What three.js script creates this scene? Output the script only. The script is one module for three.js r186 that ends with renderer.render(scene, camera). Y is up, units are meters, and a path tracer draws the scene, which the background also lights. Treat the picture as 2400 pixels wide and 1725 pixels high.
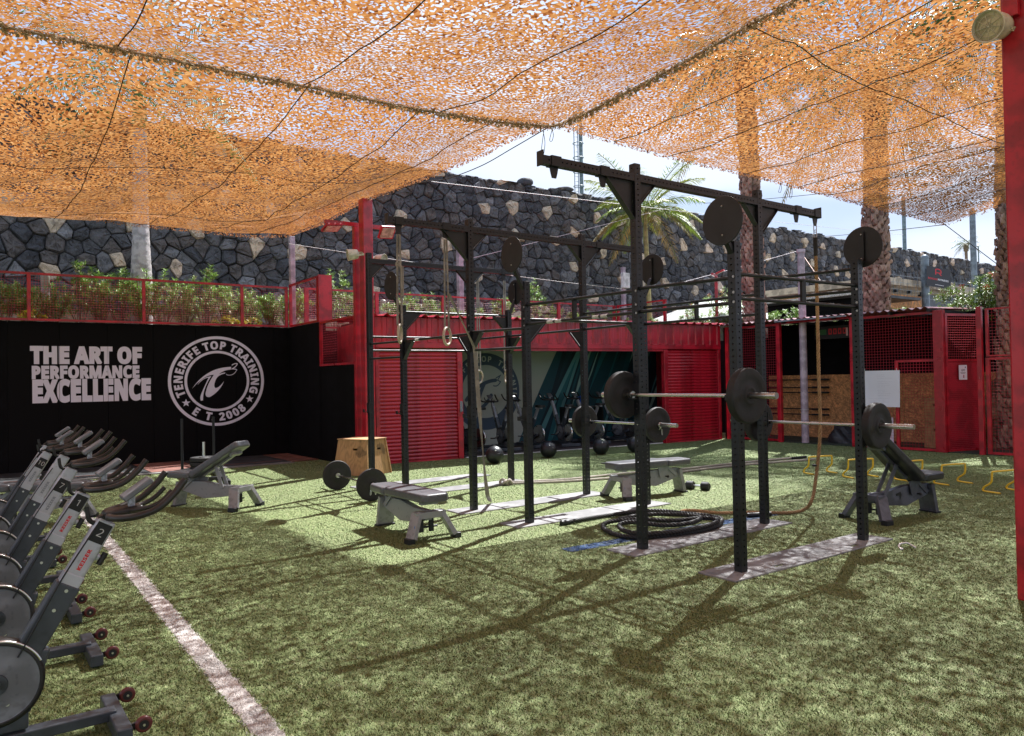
import * as THREE from 'three';
import { mergeGeometries } from 'three/addons/utils/BufferGeometryUtils.js';
import { RoundedBoxGeometry } from 'three/addons/geometries/RoundedBoxGeometry.js';

// ---------------------------------------------------------------- camera, sky, sun, exposure
const V3 = (x, y, z) => new THREE.Vector3(x, y, z);
const scene = new THREE.Scene();
const FOCAL = 1783.352, PITCH = 0.015654, ROLL = -0.018583, EYE = 1.63703;      // fitted to the rack in the photograph (2400 x 1725)
const fwd = V3(0, Math.sin(PITCH), -Math.cos(PITCH)), up0 = V3(0, Math.cos(PITCH), Math.sin(PITCH));
const camR = V3(1, 0, 0).multiplyScalar(Math.cos(ROLL)).addScaledVector(up0, Math.sin(ROLL));
const camU = V3(1, 0, 0).multiplyScalar(-Math.sin(ROLL)).addScaledVector(up0, Math.cos(ROLL));
const camera = new THREE.PerspectiveCamera(2 * Math.atan(862.5 / FOCAL) * 180 / Math.PI, 2400 / 1725, 0.05, 4000);
camera.position.set(0, EYE, 0);
camera.quaternion.setFromRotationMatrix(new THREE.Matrix4().makeBasis(camR, camU, fwd.clone().negate()));

const SUN = V3(0.2956, 0.8092, -0.5077).normalize();
const sun = new THREE.DirectionalLight(new THREE.Color().setRGB(1, 0.99, 0.97), 5);
sun.position.set(1, 0, -9).addScaledVector(SUN, 60); sun.target.position.set(1, 0, -9);
sun.castShadow = true; sun.shadow.mapSize.set(4096, 4096); sun.shadow.radius = 1; sun.shadow.bias = -0.0005;
Object.assign(sun.shadow.camera, { left: -26, right: 26, top: 26, bottom: -26, near: 1, far: 140 });
scene.add(sun, sun.target);
const EXPOSURE = 2.4;

function rng(seed) { let a = seed >>> 0; return () => { a = (a + 0x6D2B79F5) >>> 0; let t = a; t = Math.imul(t ^ (t >>> 15), t | 1); t ^= t + Math.imul(t ^ (t >>> 7), t | 61); return ((t ^ (t >>> 14)) >>> 0) / 4294967296; }; }
const hash = (x, y, s) => { let h = (x * 374761393 + y * 668265263 + s * 1442695041) | 0; h = Math.imul(h ^ (h >>> 13), 1274126177); return ((h ^ (h >>> 16)) >>> 0) / 4294967296; };
const mod = (a, n) => ((a % n) + n) % n;
function vnoise(x, y, per = 1e6, s = 1) { const ix = Math.floor(x), iy = Math.floor(y), fx = x - ix, fy = y - iy; const a = fx * fx * (3 - 2 * fx), b = fy * fy * (3 - 2 * fy); const h = (i, j) => hash(mod(i, per), mod(j, per), s); return (h(ix, iy) * (1 - a) + h(ix + 1, iy) * a) * (1 - b) + (h(ix, iy + 1) * (1 - a) + h(ix + 1, iy + 1) * a) * b; }
function fbm(x, y, per, s, o = 4) { let v = 0, a = 0.5, t = 0; for (let k = 0; k < o; k++) { v += a * vnoise(x, y, per, s + k); t += a; a *= 0.5; x *= 2; y *= 2; per *= 2; } return v / t; }
const lerp = (a, b, t) => a + (b - a) * t, clamp = (x, a = 0, b = 1) => Math.min(b, Math.max(a, x)), smooth = (a, b, x) => { const t = clamp((x - a) / (b - a)); return t * t * (3 - 2 * t); };

{ // bright day with a veil of thin cloud
  const w = 1024, h = 512, d = new Float32Array(w * h * 4);
  for (let j = 0; j < h; j++) for (let i = 0; i < w; i++) {
    const el = (j + 0.5) / h * Math.PI - Math.PI / 2, az = (i + 0.5) / w * 2 * Math.PI, e = Math.max(0, Math.sin(el));
    const k = Math.pow(1 - e, 2.2);
    const px = Math.cos(az) * Math.cos(el), pz = Math.sin(az) * Math.cos(el), q = 1 / (e + 0.22);
    const n = fbm(px * q * 2.1 + 40, pz * q * 2.1 + 40, 4096, 5, 5), c = 0.42 + 0.58 * smooth(0.36, 0.62, n);
    const blue = [lerp(0.10, 0.29, k), lerp(0.19, 0.37, k), lerp(0.40, 0.50, k)], cl = [0.385, 0.43, 0.515];
    for (let m = 0; m < 3; m++) d[(j * w + i) * 4 + m] = lerp(blue[m], cl[m] * (0.9 + 0.2 * n), c);
    d[(j * w + i) * 4 + 3] = 1;
  }
  const t = new THREE.DataTexture(d, w, h, THREE.RGBAFormat, THREE.FloatType); t.mapping = THREE.EquirectangularReflectionMapping; t.magFilter = t.minFilter = THREE.LinearFilter; t.needsUpdate = true;
  scene.background = t; scene.environment = t; scene.backgroundIntensity = 1; scene.environmentIntensity = 1;
}

// ---------------------------------------------------------------- measuring: pixels of the photograph (2268 x 1630 view) to places
const PX = 2400 / 2268;
const ray = (x, y) => fwd.clone().multiplyScalar(FOCAL).addScaledVector(camR, x * PX - 1200).addScaledVector(camU, -(y * PX - 862.5)).normalize();
const eye = V3(0, EYE, 0);
const G = (x, y, h = 0) => { const d = ray(x, y); return eye.clone().addScaledVector(d, (h - EYE) / d.y); };
const P1 = V3(1.867872, 0, -6.336918), U = V3(0.80754, 0, -0.58981).normalize(), V = V3(-0.58981, 0, -0.80754).normalize();   // the site's own two directions
const W = (u, v, y = 0) => P1.clone().addScaledVector(U, u).addScaledVector(V, v).setY(y);
const TH = Math.atan2(-U.z, U.x);                                       // turns +x to U and +z to -V
const onPlane = (x, y, p, n) => { const d = ray(x, y); return eye.clone().addScaledVector(d, p.clone().sub(eye).dot(n) / d.dot(n)); };
const onU = (x, y, u) => onPlane(x, y, W(u, 0), U), onV = (x, y, v) => onPlane(x, y, W(0, v), V);
const uOf = p => p.clone().sub(P1).dot(U), vOf = p => p.clone().sub(P1).dot(V);
const onAB = (x, y, a, b) => onPlane(x, y, a, V3(-(b.z - a.z), 0, b.x - a.x).normalize());

// ---------------------------------------------------------------- geometry helpers
const flat = g => (g.index ? g.toNonIndexed() : g);
function clean(g) { g = flat(g); for (const k of Object.keys(g.attributes)) if (!['position', 'normal', 'uv', 'color'].includes(k)) g.deleteAttribute(k); if (!g.attributes.normal) g.computeVertexNormals(); if (!g.attributes.uv) g.setAttribute('uv', new THREE.BufferAttribute(new Float32Array(g.attributes.position.count * 2), 2)); g.morphAttributes = {}; g.clearGroups(); return g; }
const join = a => { a = a.flat(9).filter(Boolean).map(clean); return a.length === 1 ? a[0] : mergeGeometries(a); };
function uvm(g, s = 1) { // uv in metres, by the way each face points
  g = clean(g); const p = g.attributes.position, uv = g.attributes.uv, a = V3(), b = V3(), c = V3();
  for (let i = 0; i < p.count; i += 3) {
    a.fromBufferAttribute(p, i); b.fromBufferAttribute(p, i + 1); c.fromBufferAttribute(p, i + 2);
    const n = b.clone().sub(a).cross(c.clone().sub(a)), x = Math.abs(n.x), y = Math.abs(n.y), z = Math.abs(n.z);
    [a, b, c].forEach((q, k) => { const [s1, s2] = y >= x && y >= z ? [q.x, q.z] : x >= z ? [q.z, q.y] : [q.x, q.y]; uv.setXY(i + k, s1 * s, s2 * s); });
  } return g;
}
const at = (g, x = 0, y = 0, z = 0) => g.translate(x, y, z);
function bx(w, h, d, x = 0, y = 0, z = 0, rx = 0, ry = 0, rz = 0) { const g = new THREE.BoxGeometry(w, h, d); if (rx || ry || rz) g.applyMatrix4(new THREE.Matrix4().makeRotationFromEuler(new THREE.Euler(rx, ry, rz))); return at(g, x, y, z); }
function rb(w, h, d, r, x = 0, y = 0, z = 0, rx = 0, ry = 0, rz = 0) { const g = new RoundedBoxGeometry(w, h, d, 2, r); if (rx || ry || rz) g.applyMatrix4(new THREE.Matrix4().makeRotationFromEuler(new THREE.Euler(rx, ry, rz))); return at(g, x, y, z); }
const YUP = V3(0, 1, 0);
function cy(a, b, r0, r1 = r0, seg = 12, open = false) { const d = b.clone().sub(a), g = new THREE.CylinderGeometry(r1, r0, d.length(), seg, 1, open); g.applyQuaternion(new THREE.Quaternion().setFromUnitVectors(YUP, d.clone().normalize())); return at(g, ...a.clone().add(b).multiplyScalar(0.5).toArray()); }
function bar(a, b, w, h, up = YUP, round = 0) { // box-section bar from a to b: w across, h along up
  const d = b.clone().sub(a), L = d.length(); d.normalize(); const x = up.clone().cross(d).normalize(), y = d.clone().cross(x);
  const g = round ? new RoundedBoxGeometry(w, h, L, 2, round) : new THREE.BoxGeometry(w, h, L); g.applyMatrix4(new THREE.Matrix4().makeBasis(x, y, d)); return at(g, ...a.clone().add(b).multiplyScalar(0.5).toArray());
}
function tube(pts, r, n = pts.length * 8, rad = 8, closed = false, tension = 0.5) { return new THREE.TubeGeometry(new THREE.CatmullRomCurve3(pts, closed, 'catmullrom', tension), n, r, rad, closed); }
const lathe = (prof, seg = 28) => new THREE.LatheGeometry(prof.map(([r, y]) => new THREE.Vector2(Math.max(r, 1e-5), y)), seg);
const rot = (g, rx, ry, rz) => g.applyMatrix4(new THREE.Matrix4().makeRotationFromEuler(new THREE.Euler(rx, ry, rz)));
function prism(pts, depth, bevel = 0) { const s = new THREE.Shape(pts.map(p => new THREE.Vector2(p[0], p[1]))); return new THREE.ExtrudeGeometry(s, { depth, bevelEnabled: bevel > 0, bevelSize: bevel, bevelThickness: bevel, bevelSegments: 1, curveSegments: 6 }); }
function sheet(a, b, c, d, n = 1) { // quad a b c d with uv 0..1
  const g = new THREE.BufferGeometry(), pos = [], uv = [], idx = [];
  for (let j = 0; j <= n; j++) for (let i = 0; i <= n; i++) { const s = i / n, t = j / n, p = a.clone().lerp(b, s).lerp(d.clone().lerp(c, s), t); pos.push(p.x, p.y, p.z); uv.push(s, t); }
  for (let j = 0; j < n; j++) for (let i = 0; i < n; i++) { const k = j * (n + 1) + i; idx.push(k, k + 1, k + n + 2, k, k + n + 2, k + n + 1); }
  g.setAttribute('position', new THREE.Float32BufferAttribute(pos, 3)); g.setAttribute('uv', new THREE.Float32BufferAttribute(uv, 2)); g.setIndex(idx); g.computeVertexNormals(); return g;
}
function rope(curve, R, pitch, strands = 3) { // laid rope: strands winding about a path
  const L = curve.getLength(), n = Math.max(12, Math.round(L / pitch * 7)), fr = curve.computeFrenetFrames(n, false), out = [], sr = R * 0.56;
  for (let s = 0; s < strands; s++) { const pts = []; for (let i = 0; i <= n; i++) { const p = curve.getPointAt(i / n), a = i / n * L / pitch * 2 * Math.PI + s * 2 * Math.PI / strands; pts.push(p.addScaledVector(fr.normals[i], Math.cos(a) * R * 0.48).addScaledVector(fr.binormals[i], Math.sin(a) * R * 0.48)); } out.push(new THREE.TubeGeometry(new THREE.CatmullRomCurve3(pts), n, sr, 6)); }
  return join(out);
}
const spline = pts => new THREE.CatmullRomCurve3(pts, false, 'catmullrom', 0.5);

// ---------------------------------------------------------------- naming
const taken = new Map();
const numbered = n => { const k = taken.get(n) || 0; taken.set(n, k + 1); return k ? `${n}_${String(k).padStart(3, '0')}` : n; };
function tag(o, label, category, group, kind) { o.userData = { ...o.userData, label, ...(category ? { category } : {}), ...(group ? { group } : {}), ...(kind ? { kind } : {}) }; return o; }
function thing(name, label, category, pos = V3(0, 0, 0), ry = 0, group) { const g = new THREE.Group(); g.name = numbered(name); g.position.copy(pos); g.rotation.y = ry; scene.add(g); return tag(g, label, category, group); }
function part(parent, name, geo, mat, label, kind) { const m = new THREE.Mesh(Array.isArray(geo) ? join(geo) : geo, mat); m.name = name; m.castShadow = m.receiveShadow = true; if (label) m.userData.label = label; if (kind) m.userData.kind = kind; parent.add(m); return m; }
function solo(name, geo, mat, label, category, group) { const m = new THREE.Mesh(Array.isArray(geo) ? join(geo) : geo, mat); m.name = numbered(name); m.castShadow = m.receiveShadow = true; scene.add(m); return tag(m, label, category, group); }
function struct(name, geo, mat, label) { const m = new THREE.Mesh(Array.isArray(geo) ? join(geo) : geo, mat); m.name = numbered(name); m.castShadow = m.receiveShadow = true; scene.add(m); return tag(m, label, null, null, 'structure'); }
function copy(o, label, pos, ry, group) { const c = o.clone(); c.name = numbered(o.name.replace(/_\d{3}$/, '')); c.userData = { ...o.userData }; if (label) c.userData.label = label; if (group) c.userData.group = group; if (pos) c.position.copy(pos); if (ry !== undefined) c.rotation.y = ry; scene.add(c); return c; }

// ---------------------------------------------------------------- textures and materials
function tex(n, fn, srgb = true, nh = n) { const d = new Uint8Array(n * nh * 4); for (let j = 0; j < nh; j++) for (let i = 0; i < n; i++) { const c = fn(i / n, j / nh), k = (j * n + i) * 4; d[k] = clamp(c[0]) * 255; d[k + 1] = clamp(c[1]) * 255; d[k + 2] = clamp(c[2]) * 255; d[k + 3] = c.length > 3 ? clamp(c[3]) * 255 : 255; } const t = new THREE.DataTexture(d, n, nh); t.wrapS = t.wrapT = THREE.RepeatWrapping; t.magFilter = THREE.LinearFilter; t.minFilter = THREE.LinearMipmapLinearFilter; t.generateMipmaps = true; if (srgb) t.colorSpace = THREE.SRGBColorSpace; t.needsUpdate = true; return t; }
function canvas(w, h, draw, repeat = false) { const c = document.createElement('canvas'); c.width = w; c.height = h; const x = c.getContext('2d'); draw(x, w, h); const t = new THREE.CanvasTexture(c); t.colorSpace = THREE.SRGBColorSpace; if (repeat) t.wrapS = t.wrapT = THREE.RepeatWrapping; t.magFilter = THREE.LinearFilter; return t; }
const rep = (t, x, y = x) => { const c = t.clone(); c.repeat.set(x, y); c.needsUpdate = true; return c; };
const grime = tex(512, (x, y) => { const a = fbm(x * 6, y * 6, 6, 11, 5), b = fbm(x * 40, y * 40, 40, 17, 3), s = 0.80 + 0.2 * smooth(0.3, 0.62, a) - 0.08 * smooth(0.6, 0.8, b); return [s, s, s]; });
const soft = tex(256, (x, y) => { const a = fbm(x * 4, y * 4, 4, 211, 4), s = 0.90 + 0.1 * smooth(0.3, 0.62, a) - 0.10 * smooth(0.66, 0.72, fbm(x * 14, y * 14, 14, 219, 3)); return [s, s, s]; });
const rough = tex(512, (x, y) => { const a = fbm(x * 5, y * 5, 5, 31, 5), s = 0.7 + 0.5 * (a - 0.3); return [s, s, s]; }, false);
const grain = tex(256, (x, y) => { const s = fbm(x * 32, y * 32, 32, 71, 3); return [s, s, s]; }, false);
const lin = (r, g, b) => new THREE.Color().setRGB(r, g, b);
const mat = (c, r = 0.6, o = {}) => new THREE.MeshStandardMaterial({ color: c, roughness: r, ...o });
const worn = (c, r = 0.6, o = {}) => new THREE.MeshStandardMaterial({ color: c, roughness: r, map: grime, roughnessMap: rough, ...o });
const M = {
  red: new THREE.MeshPhysicalMaterial({ color: lin(0.50, 0.009, 0.026), roughness: 0.42, map: grime, roughnessMap: rough, clearcoat: 0.25, clearcoatRoughness: 0.35 }),
  redFade: worn(lin(0.52, 0.02, 0.045), 0.6),
  rack: worn(lin(0.0075, 0.009, 0.013), 0.5),
  rackDark: worn(lin(0.010, 0.0115, 0.015), 0.6),
  disc: worn(lin(0.012, 0.0125, 0.0145), 0.6),
  blackWall: new THREE.MeshPhysicalMaterial({ color: lin(0.0045, 0.0045, 0.006), roughness: 0.8, map: grime, specularIntensity: 0.25 }),
  rubber: worn(lin(0.016, 0.016, 0.017), 0.82, { bumpMap: grain, bumpScale: 0.0006 }),
  steel: new THREE.MeshStandardMaterial({ color: lin(0.55, 0.54, 0.52), metalness: 1, roughness: 0.34, roughnessMap: rough }),
  chrome: new THREE.MeshStandardMaterial({ color: lin(0.78, 0.78, 0.78), metalness: 1, roughness: 0.3 }),
  bolt: new THREE.MeshStandardMaterial({ color: lin(0.4, 0.4, 0.4), metalness: 1, roughness: 0.4 }),
  benchFrame: worn(lin(0.27, 0.275, 0.285), 0.5, { map: soft }),
  benchShaded: worn(lin(0.10, 0.11, 0.14), 0.5),  // bench frame grey with shade put into the colour
  pad: worn(lin(0.115, 0.12, 0.132), 0.45, { map: soft, bumpMap: grain, bumpScale: 0.0004 }),
  padShaded: worn(lin(0.035, 0.035, 0.04), 0.5),  // pad grey darkened to stand for shade
  silver: new THREE.MeshPhysicalMaterial({ color: lin(0.46, 0.49, 0.55), roughness: 0.4, metalness: 0.25, map: grime, clearcoat: 0.3, clearcoatRoughness: 0.3 }),
  slate: worn(lin(0.05, 0.062, 0.078), 0.48),
  grip: worn(lin(0.024, 0.021, 0.021), 0.5),
  black: mat(lin(0.01, 0.01, 0.011), 0.5),
  gripCap: mat(lin(0.02, 0.02, 0.022), 0.3),
  cover: worn(lin(0.20, 0.22, 0.25), 0.5),
  caster: mat(lin(0.11, 0.022, 0.022), 0.35),
  beige: worn(lin(0.72, 0.67, 0.54), 0.5),
  beigeGrille: worn(lin(0.60, 0.54, 0.36), 0.6),
  strap: worn(lin(0.34, 0.31, 0.27), 0.85),
  ringWood: worn(lin(0.52, 0.44, 0.33), 0.5),
  lilac: worn(lin(0.50, 0.40, 0.47), 0.55),
  greyPole: worn(lin(0.27, 0.29, 0.33), 0.5),
  poleBlue: worn(lin(0.17, 0.22, 0.27), 0.5),
  concrete: worn(lin(0.27, 0.27, 0.275), 0.9, { bumpMap: grain, bumpScale: 0.002 }),
  yellow: mat(lin(0.85, 0.58, 0.04), 0.4),
  paper: worn(lin(0.78, 0.78, 0.80), 0.8),
  glassDark: mat(lin(0.05, 0.09, 0.1), 0.12),
  wireGrey: mat(lin(0.45, 0.42, 0.4), 0.5),
  cable: mat(lin(0.03, 0.028, 0.026), 0.7),
  white: worn(lin(0.74, 0.74, 0.73), 0.6),
};
const OSB = tex(512, (x, y) => { // strand board: short chips lying every way
  const a = Math.floor(vnoise(x * 24, y * 24, 24, 91) * 5), an = a * 0.63, px = x * 60 * Math.cos(an) + y * 60 * Math.sin(an), py = -x * 14 * Math.sin(an) + y * 14 * Math.cos(an);
  const n = 0.55 * vnoise(px, py, 1e6, 7 + a) + 0.45 * fbm(x * 12, y * 12, 12, 13, 4), k = 0.55 + 0.75 * n; return [0.80 * k, 0.58 * k, 0.38 * k]; });
M.osb = new THREE.MeshStandardMaterial({ map: rep(OSB, 0.8), roughness: 0.8, bumpMap: rep(OSB, 0.8), bumpScale: 0.002 });
const PLY = tex(512, (x, y) => { const w = fbm(x * 4, y * 1.5 + 3, 4, 41, 4), r = Math.abs(Math.sin((x * 9 + w * 7) * Math.PI)), g = fbm(x * 90, y * 6, 90, 45, 3), st = smooth(0.62, 0.72, fbm(x * 5, y * 5, 5, 51, 4)), k = 0.78 + 0.2 * r * 0.6 + 0.16 * (g - 0.5) - 0.22 * st; return [0.80 * k, 0.62 * k, 0.43 * k]; });
M.ply = new THREE.MeshStandardMaterial({ map: PLY, roughness: 0.75 });

// ================================================================ the ground
const RACK_A = [0, 1.12027, 2.882682, 4.034372, 5.832286, 6.9378], RACK_B = 1.891231;
{
  const turfTex = tex(1024, (x, y) => { const a = fbm(x * 7, y * 7, 7, 3, 4), b = vnoise(x * 300, y * 300, 300, 8), c = vnoise(x * 140, y * 140, 140, 9), k = 0.62 + 0.35 * b + 0.2 * (c - 0.5) + 0.22 * (a - 0.5); return [0.50 * k, 0.56 * k, 0.35 * k]; });
  const turfBump = tex(512, (x, y) => { const b = vnoise(x * 170, y * 170, 170, 8) * 0.6 + vnoise(x * 80, y * 80, 80, 19) * 0.4; return [b, b, b]; }, false);
  const g = new THREE.PlaneGeometry(700, 700).rotateX(-Math.PI / 2); const uv = g.attributes.uv, p = g.attributes.position; for (let i = 0; i < p.count; i++) uv.setXY(i, p.getX(i) / 2.2, p.getZ(i) / 2.2);
  struct('artificial_turf', g, new THREE.MeshStandardMaterial({ map: turfTex, roughness: 0.95, bumpMap: rep(turfBump, 2, 2), bumpScale: 0.012 }), 'green artificial turf covering the training yard');
}
const markMat = new THREE.MeshStandardMaterial({ color: lin(0.68, 0.65, 0.63), roughness: 0.95, map: grime, bumpMap: rep(grain, 8), bumpScale: 0.008 });
function strip(u0, v0, u1, v1, w, m, name, label, along) { // a strip on the turf with a frayed edge
  const a = W(u0, v0), b = W(u1, v1), d = b.clone().sub(a), L = d.length(); d.normalize(); const s = V3(d.z, 0, -d.x), n = Math.ceil(L / 0.05), pos = [], uv = [], idx = [], r = rng(77 + Math.round(u0 * 10));
  for (let i = 0; i <= n; i++) for (const k of [-1, 1]) { const q = a.clone().addScaledVector(d, L * i / n).addScaledVector(s, k * (w / 2 + (r() - 0.5) * 0.02)); pos.push(q.x, 0.004, q.z); uv.push(i / n * L, k * w / 2); }
  for (let i = 0; i < n; i++) { const k = i * 2; idx.push(k, k + 1, k + 3, k, k + 3, k + 2); }
  const g = new THREE.BufferGeometry(); g.setAttribute('position', new THREE.Float32BufferAttribute(pos, 3)); g.setAttribute('uv', new THREE.Float32BufferAttribute(uv, 2)); g.setIndex(idx); g.computeVertexNormals(); if (g.attributes.normal.getY(0) < 0) { g.setIndex(idx.map((_, i) => idx[i - (i % 3) + (2 - (i % 3))])); g.computeVertexNormals(); }
  struct(name, g, m, label);
}
strip(-4.15, -4, -3.90, 8.1, 0.12, markMat, 'white_line_marking', 'white turf line running past the exercise bikes');
strip(-0.56, 1.58, 2.55, 1.45, 0.17, worn(lin(0.03, 0.09, 0.24), 0.95), 'blue_line_marking', 'faded blue turf line between the rack slabs');
const inLine = (u, v) => v > -4 && v < 8.1 && Math.abs(u - lerp(-4.15, -3.90, (v + 4) / 12.1)) < 0.06;
const inBlue = (u, v) => u > -0.56 && u < 2.55 && Math.abs(v - lerp(1.58, 1.45, (u + 0.56) / 3.1)) < 0.085;

// concrete strips under the rack, each with two turf-filled slots
const slabHoles = k => [[0.34, 0.40], [1.52, 1.42]].map(([u]) => [u, RACK_A[k] - 0.10, 0.16, 0.055]);
const inSlab = (u, v) => RACK_A.some((a, k) => u > -0.28 && u < 2.16 && Math.abs(v - a - 0.03) < 0.195 && !slabHoles(k).some(h => u > h[0] && u < h[0] + h[2] && v > h[1] && v < h[1] + h[3]));
const slabWords = ['beside the chrome handle', 'beside the black battle rope', 'between the battle rope and the flat bench', 'touched by the beige band', 'where the pale rope starts', 'nearest the red container'];
for (let k = 0; k < 6; k++) {
  const r = rng(500 + k), s = new THREE.Shape(), j = () => (r() - 0.5) * 0.02;
  const P = [[-0.27 + j(), -0.16 + j()], [0.9, -0.165 + j()], [2.15 + j(), -0.16 + j()], [2.14 + j(), 0.22 + j()], [0.8, 0.225], [-0.27 + j(), 0.215 + j()]]; s.moveTo(...P[0]); for (const q of P.slice(1)) s.lineTo(...q); s.closePath();
  for (const h of slabHoles(k)) { const y = h[1] - RACK_A[k], q = new THREE.Path(); q.moveTo(h[0], y); q.lineTo(h[0], y + h[3]); q.lineTo(h[0] + h[2], y + h[3] + j() * 0.5); q.lineTo(h[0] + h[2], y); q.closePath(); s.holes.push(q); }
  const g = new THREE.ExtrudeGeometry(s, { depth: 0.03, bevelEnabled: true, bevelSize: 0.004, bevelThickness: 0.004, bevelSegments: 1 }).rotateX(-Math.PI / 2);
  const o = solo('concrete_strip', uvm(g, 0.7), M.concrete, `pale concrete strip set in the turf, ${slabWords[k]}`, 'slab', 'concrete strips under the rack'); o.position.copy(W(0, RACK_A[k], -0.018)); o.rotation.y = TH;
}

// rubber lifting floor along the black wall
{
  const fl = thing('lifting_floor', 'brown and black rubber lifting floor along the black wall', null, W(0, 0, 0), TH); fl.userData.kind = 'structure';
  const terra = worn(lin(0.24, 0.10, 0.075), 0.9), blk = worn(lin(0.035, 0.037, 0.042), 0.85), pale = worn(lin(0.22, 0.21, 0.2), 0.9);
  const R = (u0, u1, v0, v1, y) => bx(u1 - u0, 0.02, v1 - v0, (u0 + u1) / 2, y, -(v0 + v1) / 2);
  const T = [[-12, -9.1, terra], [-9.08, -6.6, blk], [-6.58, -4.9, terra], [-4.88, -2.3, blk], [-2.28, -1.35, terra], [-1.33, 0.4, blk], [0.42, 1.0, terra]];
  for (const [a, b, m] of T) part(fl, 'rubber_tile', uvm(R(a, b, 11.62, 13.5, 0.012)), m);
  part(fl, 'edge_strip', uvm(R(-12, 0.4, 11.42, 11.61, 0.008)), pale);
  for (const [a, b] of [[-4.6, -2.6], [-1.1, 0.3]]) part(fl, 'line_marking', uvm(R(a, b, 11.9, 11.94, 0.0165)), terra);
}
const inFloor = (u, v) => u < 1.0 && v > 11.4;

// turf blades
{
  const r = rng(9), blades = [];
  for (let k = 0; k < 10; k++) { const a = r() * 6.28, d = Math.sqrt(r()) * 0.02, h = 0.005 + r() * 0.007, lean = 0.002 + r() * 0.008, wd = 0.0011 + r() * 0.0008, x = Math.cos(a) * d, z = Math.sin(a) * d, b = r() * 6.28, lx = Math.cos(b) * lean, lz = Math.sin(b) * lean, sx = -Math.sin(b) * wd, sz = Math.cos(b) * wd;
    const v = [[x - sx, 0, z - sz], [x + sx, 0, z + sz], [x + lx * 0.4 - sx * 0.9, h * 0.62, z + lz * 0.4 - sz * 0.9], [x + lx * 0.4 + sx * 0.9, h * 0.62, z + lz * 0.4 + sz * 0.9], [x + lx, h, z + lz]];
    for (const t of [[0, 1, 3], [0, 3, 2], [2, 3, 4]]) for (const i of t) blades.push(...v[i]); }
  const g = new THREE.BufferGeometry(); g.setAttribute('position', new THREE.Float32BufferAttribute(blades, 3)); g.computeVertexNormals();
  const nn = g.attributes.normal; for (let i = 0; i < nn.count; i++) { nn.setXYZ(i, nn.getX(i) * 0.35, 0.93, nn.getZ(i) * 0.35); }
  const put = [], cols = [], m4 = new THREE.Matrix4(), q = new THREE.Quaternion();
  const zones = [[2.3, 5.5, 6500, 1.0], [5.5, 9, 3400, 1.1], [9, 14, 1800, 1.25], [14, 21, 700, 1.6]];
  for (const [d0, d1, dens, sc] of zones) {
    const half = 0.78, n = Math.round(dens * half * (d1 * d1 - d0 * d0) * 1.0);
    for (let i = 0; i < n; i++) {
      const d = Math.sqrt(lerp(d0 * d0, d1 * d1, r())), x = (r() * 2 - 1) * half * d, p = V3(x, 0, -d), u = uOf(p), v = vOf(p);
      if (inSlab(u, v) || inFloor(u, v) || v > 9.6 && u > 1.1 || u > 12.2) { r(); continue; }
      const s = sc * (0.75 + 0.5 * r()); q.setFromAxisAngle(YUP, r() * 6.28); m4.compose(V3(x, -0.002, -d), q, V3(s, s * (d > 9 ? 0.7 : d > 5.5 ? 0.9 : 1), s)); put.push(m4.clone());
      const c = fbm(x * 0.9 + 50, d * 0.9, 1e6, 21, 3), t = r(); let col;
      if (inLine(u + (r() - 0.5) * 0.016, v)) col = [0.70, 0.67, 0.65]; else if (inBlue(u, v) && r() < 0.8) col = [0.035, 0.085, 0.21];
      else { col = t < 0.42 ? [0.168, 0.232, 0.080] : t < 0.80 ? [0.222, 0.275, 0.110] : t < 0.96 ? [0.30, 0.335, 0.160] : [0.23, 0.225, 0.13]; const k = 0.8 + 0.4 * c + (r() - 0.5) * 0.22; col = col.map(z => z * k); }
      cols.push(col);
    }
  }
  const im = new THREE.InstancedMesh(g, new THREE.MeshStandardMaterial({ color: 0xffffff, roughness: 0.75, side: THREE.DoubleSide }), put.length); const cc = new THREE.Color();
  put.forEach((m, i) => { im.setMatrixAt(i, m); im.setColorAt(i, cc.setRGB(...cols[i])); }); im.name = 'turf_grass'; im.castShadow = im.receiveShadow = true; scene.add(im); tag(im, 'short green turf fibres of the training yard', null, null, 'stuff');
}

// ================================================================ terrace and stone wall
const TERR = 2.92, WALLV = 17, WALLTOP = 8.45;
{
  const soil = worn(lin(0.20, 0.16, 0.12), 0.95, { bumpMap: grain, bumpScale: 0.03 });
  const a = sheet(W(-16, 13.62, TERR), W(62, 13.62, TERR), W(62, WALLV + 0.4, TERR), W(-16, WALLV + 0.4, TERR));
  const b = sheet(W(12.9, -14, TERR - 0.25), W(62, -14, TERR - 0.25), W(62, 13.62, TERR - 0.25), W(12.9, 13.62, TERR - 0.25));
  struct('planted_terrace', uvm(join([a, b]), 0.5), soil, 'planted terrace of dry soil below the stone wall');
  struct('terrace_path', uvm(sheet(W(-16, 15.3, TERR + 0.006), W(1.4, 15.3, TERR + 0.006), W(1.4, 16.6, TERR + 0.006), W(-16, 16.6, TERR + 0.006))), worn(lin(0.36, 0.33, 0.29), 0.9), 'pale path on the terrace');
  const k = solo('terrace_kerb', uvm(join([bx(17, 0.42, 0.18, -7.6, TERR + 0.21, -15.15), bx(9.5, 0.42, 0.18, 6.5, TERR + 0.2, -15.15)])), worn(lin(0.46, 0.40, 0.34), 0.9), 'low beige kerb wall behind the oleander planting', 'kerb'); k.position.copy(W(0, 0)); k.rotation.y = TH;
}
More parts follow.
